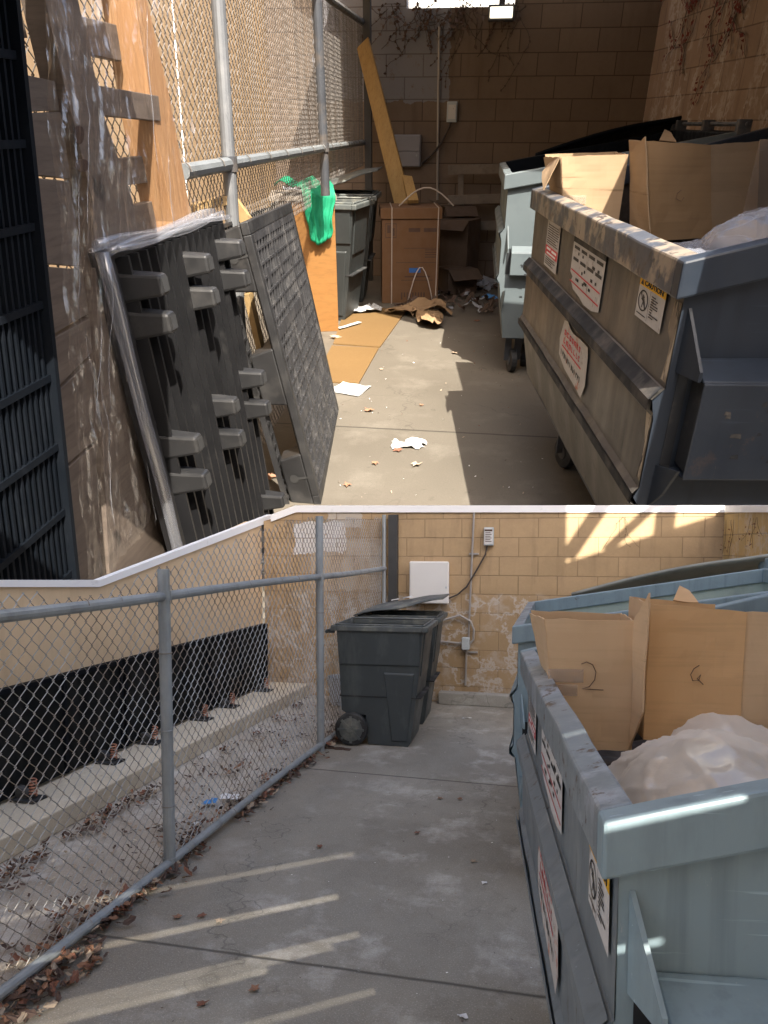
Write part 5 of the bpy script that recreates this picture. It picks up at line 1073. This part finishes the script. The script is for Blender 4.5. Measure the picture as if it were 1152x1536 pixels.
m = MB()
for y in (.0, PH/2-.06, PH-.12): 
    for (a_, b_) in ((0, .014), (.053, .067), (.106, .12)): m.box(0, PL, y+a_, y+b_, -PT, -PT+.028)
    for i in range(24): m.box(PL*i/24, PL*i/24+.012, y+.014, y+.106, -PT+.002, -PT+.026)
for x in (0, PL-.1):
    m.box(x, x+.012, .12, PH-.12, -PT, -PT+.027); m.box(x+.088, x+.1, .12, PH-.12, -PT, -PT+.027)
    for i in range(18): m.box(x+.012, x+.088, .14+i*.056, .15+i*.056, -PT+.003, -PT+.025)
m.build('bottom_runner', 'grey', t)
# ---- nestable pallet, underside with feet towards the yard, wrapped edge
QL, QH = .90, 1.30
t = thing('plastic_pallet', 'black plastic pallet showing its ribbed underside and hollow feet, film wrapped at its left edge', 'pallet', FA, (-.945, 1.99, 0), (85.4, 0, 90), 'black plastic pallets leaning on the fence')
m = MB(); m.box(0, QL, 0, QH, -.03, -.02); m.box(0, QL, 0, .02, -.02, .03); m.box(0, QL, QH-.02, QH, -.02, .03); m.box(0, .02, .02, QH-.02, -.02, .03); m.box(QL-.02, QL, .02, QH-.02, -.02, .03); m.build('deck', 'black', t)
m = MB()
for i in range(1, 15):
    x = QL*i/15
    for j in range(18):
        y = .02+(QH-.04)*j/18; y2 = y+(QH-.04)/18; h1, h2 = .05, .05
        m.hexa([(x, y, -.02), (x+.01, y, -.02), (x+.01, y2, -.02), (x, y2, -.02), (x, y, h1), (x+.01, y, h1), (x+.01, y2, h2), (x, y2, h2)])
for k in range(-6, 9):
    xa, ya = k*.15, 0.; xb, yb = xa+QH*.62, QH
    def clip(x0, y0, x1, y1):
        t0, t1 = 0., 1.
        for p_, q_ in ((-(x1-x0), x0-.01), ((x1-x0), QL-.01-x0), (-(y1-y0), y0-.01), ((y1-y0), QH-.01-y0)):
            if abs(p_) < 1e-9: continue
            r_ = q_/p_
            if p_ < 0: t0 = max(t0, r_)
            else: t1 = min(t1, r_)
        return (t0, t1) if t1 > t0 else None
    c2 = clip(xa, ya, xb, yb)
    if c2: m.bar((xa+(xb-xa)*c2[0], ya+(yb-ya)*c2[0], -.010), (xa+(xb-xa)*c2[1], ya+(yb-ya)*c2[1], -.0), .008, .04, (0, 0, 1))
m.build('underside_rib', 'black', t)
for fx in (.09, .46, .80):
    for fy in (.10, .22, .62, .74, 1.10, 1.20):
        for dy in (0,):
            m = MB(); a_, b_, hgt = .052, .043, .125
            m.hexa([(fx-a_*.75, fy-b_, -.02), (fx+a_*.75, fy-b_, -.02), (fx+a_*.75, fy+b_, -.02), (fx-a_*.75, fy+b_, -.02), (fx-a_*.5, fy-b_*.62, hgt), (fx+a_*.5, fy-b_*.62, hgt), (fx+a_*.5, fy+b_*.62, hgt), (fx-a_*.5, fy+b_*.62, hgt)])
            ft_ = m.build('hollow_foot', 'grey', t, bevel=.009)
            k = MB(); k.hexa([(fx-a_*.3, fy-b_*.36, hgt-.004), (fx+a_*.3, fy-b_*.36, hgt-.004), (fx+a_*.3, fy+b_*.36, hgt-.004), (fx-a_*.3, fy+b_*.36, hgt-.004), (fx-a_*.36, fy-b_*.42, hgt+.002), (fx+a_*.36, fy-b_*.42, hgt+.002), (fx+a_*.36, fy+b_*.42, hgt+.002), (fx-a_*.36, fy+b_*.42, hgt+.002)]); k.build('foot_hole_shade', 'ink_shade', ft_)  # black plug stands in for the shade inside each foot
m = MB(); m.tube([(-.01+.004*math.sin(i), QH*(1-i/16), .015) for i in range(17)], [.019+.001*math.sin(i*1.1) for i in range(17)], 16); m.build('bunched_film_edge', 'filmw', t, smooth=True)
m = MB()
for k, (oy, oz, r_) in enumerate(((0, .035, .010), (.01, .0, .014), (-.006, -.02, .010), (.004, .06, .007))): m.tube([(QL*i/8, QH+oy+.008*math.sin(i+k), oz) for i in range(9)], r_, 8)
m.build('bunched_film_top', 'filmw', t, smooth=True)
# ---- wrapped timber pallet frame
XP = -1.10
def wy(x, y): p = YA.at(x, y, 0, XP); return p
t = thing('timber_pallet', 'tall weathered timber pallet wrapped in clear film, with a sunlit orange right beam', 'pallet', FA)
def pol(name, px, mat, d0=0, d1=.03):
    m = MB(); P = [wy(x, y) for x, y in px]; m.prism([(p.y, p.z) for p in P], lambda u, v, d: (XP-d0-d, u, v), d1); return m.build(name, mat, t, bevel=.002)
pol('beam', [(176, -60), (197, -60), (206, 0), (241, 145), (276, 332), (330, 640), (285, 640), (247, 332), (216, 180), (187, 0)], 'wo', -.03, .10)
pol('stringer', [(38, -60), (88, -60), (97, 0), (114, 72), (138, 175), (182, 300), (235, 600), (300, 870), (150, 930), (120, 300), (74, 118), (46, 0)], 'wp', -.035, .06)
pol('plank', [(86, -70), (180, -60), (182, -30), (90, -40)], 'wp', .03, .03)
pol('plank', [(95, 12), (190, 37), (198, 92), (112, 72)], 'wp', .03, .03)
pol('plank', [(8, -10), (48, 4), (60, 57), (17, 47)], 'wp', .03, .03)
pol('plank', [(122, 127), (222, 144), (226, 182), (134, 173)], 'wp', -.034, .03)
pol('plank', [(158, 242), (228, 234), (236, 274), (176, 282)], 'wp', .03, .03)
pol('plank', [(176, 318), (250, 300), (262, 370), (190, 400)], 'wp', .03, .03)
pol('plank', [(190, 420), (270, 400), (300, 640), (230, 640)], 'wp', .03, .03)
for ya, yb, yc, yd in ((110, 122, 168, 166), (170, 168, 262, 268), (266, 272, 395, 400), (399, 404, 505, 470), (510, 475, 585, 520), (590, 525, 700, 640), (706, 645, 880, 900)):
    k = (ya-110)/770; pol('face_board', [(22+88*k, ya), (76+110*k, yb), (76+110*k+(yd-yb)*.15, yd), (22+88*k+(yc-ya)*.12, yc)], 'wp', -.012, .025)
for cx_, cy_, rx_, ry_ in ((98, 202, 8, 15), (103, 248, 11, 10)):
    pol('knot_hole', [(cx_+rx_*math.cos(a_), cy_+ry_*math.sin(a_)) for a_ in [2*math.pi*i/12 for i in range(12)]], 'knot', -.0375, .002)
m = MB(); P0, P1, P2, P3 = wy(12, -60), wy(235, -60), wy(285, 520), wy(100, 900)
P2 = wy(300, 640)
def fs(k, off):
    def f(u, v):
        a = P0.lerp(P1, u); b = P3.lerp(P2, u); p = a.lerp(b, v)
        return (XP+.062+off+.018*nz((u*7, v*4, 0), 1.3, k)+.011*max(0, 1-abs(nz((u*26+v*6, v*5, 0), 1, k+2))*4)**2+.006*max(0, 1-abs(nz((u*60-v*9, v*9, 0), 1, k+5))*4)**2, p.y, p.z)
    return f
m.grid(fs(1, 0), 170, 90); m.build('stretch_film', 'film', t, smooth=True)
m = MB(); random.seed(6)
for k in range(14):
    u0 = random.uniform(.05, .95); v0 = random.uniform(0, .8); g2 = fs(1, .022); L_ = random.uniform(.1, .3); sl_ = random.uniform(-.12, .12)
    m.tube([g2(min(1, max(0, u0+sl_*i/8)), min(1, v0+L_*i/8)) for i in range(9)], [.0004+.0009*math.sin(i/8*math.pi) for i in range(9)], 4)
m.build('film_folds', 'filmw', t, smooth=True)['kind'] = 'stuff'
# ---- dark ribbed panel at the left edge
t = thing('plastic_pallet', 'dark blue black slotted plastic panel filling the left edge of the upper picture', 'pallet', FA, (0, 0, 0), group=None)
XQ = -.93
E0, E1 = YA.at(14, -40, 0, XQ), YA.at(112, 880, 0, XQ); ed = lambda z: E1.y+(E0.y-E1.y)*(z-E1.z)/(E0.z-E1.z)
m = MB()
for i in range(46):
    o_ = .021*i; m.obox((XQ-.03, ed(0)-o_-.009, 0), (.03, 0, 0), (0, .007, 0), (0, ed(2.1)-ed(0), 2.1))
m.build('vertical_rib', 'navy', t)
m = MB()
for i in range(15):
    z = .14*i; m.box(XQ-.035, XQ+.004, ed(z)-1.0, ed(z), z, z+.014)
m.build('cross_rib', 'navy', t); m = MB(); m.obox((XQ-.06, ed(0)-1.0, 0), (.025, 0, 0), (0, 1.0, 0), (0, ed(2.1)-ed(0), 2.1)); m.build('backing', 'navy', t)
m = MB(); m.obox((XQ-.03, ed(0)-.012, 0), (.045, 0, 0), (0, .014, 0), (0, ed(2.1)-ed(0), 2.1)); m.build('side_edge', 'navy', t)
m = MB(); m.box(-7, 7, -4.6, -4.2, 0, 6.2); solo(m, 'background_building', 'darkwall', FA, 'unseen dark building added behind the photographer to cut skylight', 'building')  # added out of view to darken the upper yard
# ---- unseen sheet added just above the view; outline cut to cast shade over the rear and right of the yard
RZ0, RZ1 = 1.70, .165
def up(p):
    q = (RZ0+RZ1*p.y-p.z)/(-sdir.z+RZ1*sdir.y); return (p.x-sdir.x*q, p.y-sdir.y*q)
fl = [up(YA.at(x, y, 2, 0)) for x, y in ((860, 755), (688, 622), (699, 600), (682, 515), (712, 512), (690, 497), (640, 490), (560, 470))]
wl = [up(YA.at(x, y, 1, YWA)) for x, y in ((428, 285), (441, 210), (500, 0))]
nb_ = [up(DA.m @ DA.at(x, y, 1, 1.86)) for x, y in ((893, 345), (942, 240), (946, 205))]
print('box notch', nb_)
fl = fl[:2]+nb_[:3]+fl[2:3]+[(.50, 4.42), (.88, 4.42), (.88, 4.86), (.48, 4.86)]+fl[3:]  # notches let sun onto the carton and the far dumpster
rc = up(DA.m @ Vector((.05, 0, 1.3))); rb_ = up(DA.m @ Vector((.06, 0, .6)))
m = MB(); m.box(.98, 4.3, .10, .2, 0, 2.0); solo(m, 'added_side_wall', 'blockAr', FA, 'unseen brown block wall added at the near right to darken the upper yard', 'wall')  # added to block sky from the near dumpster's end face
print('roof', fl, wl, rc, rb_)
poly = [(2.6, rb_[1]-.1), (rb_[0], rb_[1]-.1), rc]+fl+wl+[(-3.2, wl[-1][1]+.3), (-3.2, 9.5), (2.6, 9.5)]
poly = [(x, min(y, 9.45)) for x, y in poly]
t = thing('added_canopy', 'unseen sloping sheet added over the rear and right of the upper yard for shade', 'added_canopy', FA)
m = MB(); m.prism(poly, lambda u, v, d: (u, v, RZ0+RZ1*v+d), .02); m.build('shade_sheet', 'roof', t)
lf = [up(YA.at(x, y, 0, XP)) for x, y in ((12, -20), (150, -20), (232, 330), (262, 600), (270, 860), (0, 870))]
m = MB(); m.prism(lf[:2]+lf[2:5]+[(lf[5][0]-1.2, lf[5][1]-.8), (lf[0][0]-1.6, lf[0][1])], lambda u, v, d: (u, v, RZ0+RZ1*v+d), .02); m.build('shade_sheet', 'roof', t)  # second added sheet, shaped to shade the wrapped timber pallet
for x, y in ((2.5, 9.3), (2.5, .6)):
    m = MB(); m.tube([(x, y, 0), (x, y, RZ0+RZ1*y)], .05, 8); m.build('added_canopy_post', 'galvd', t)
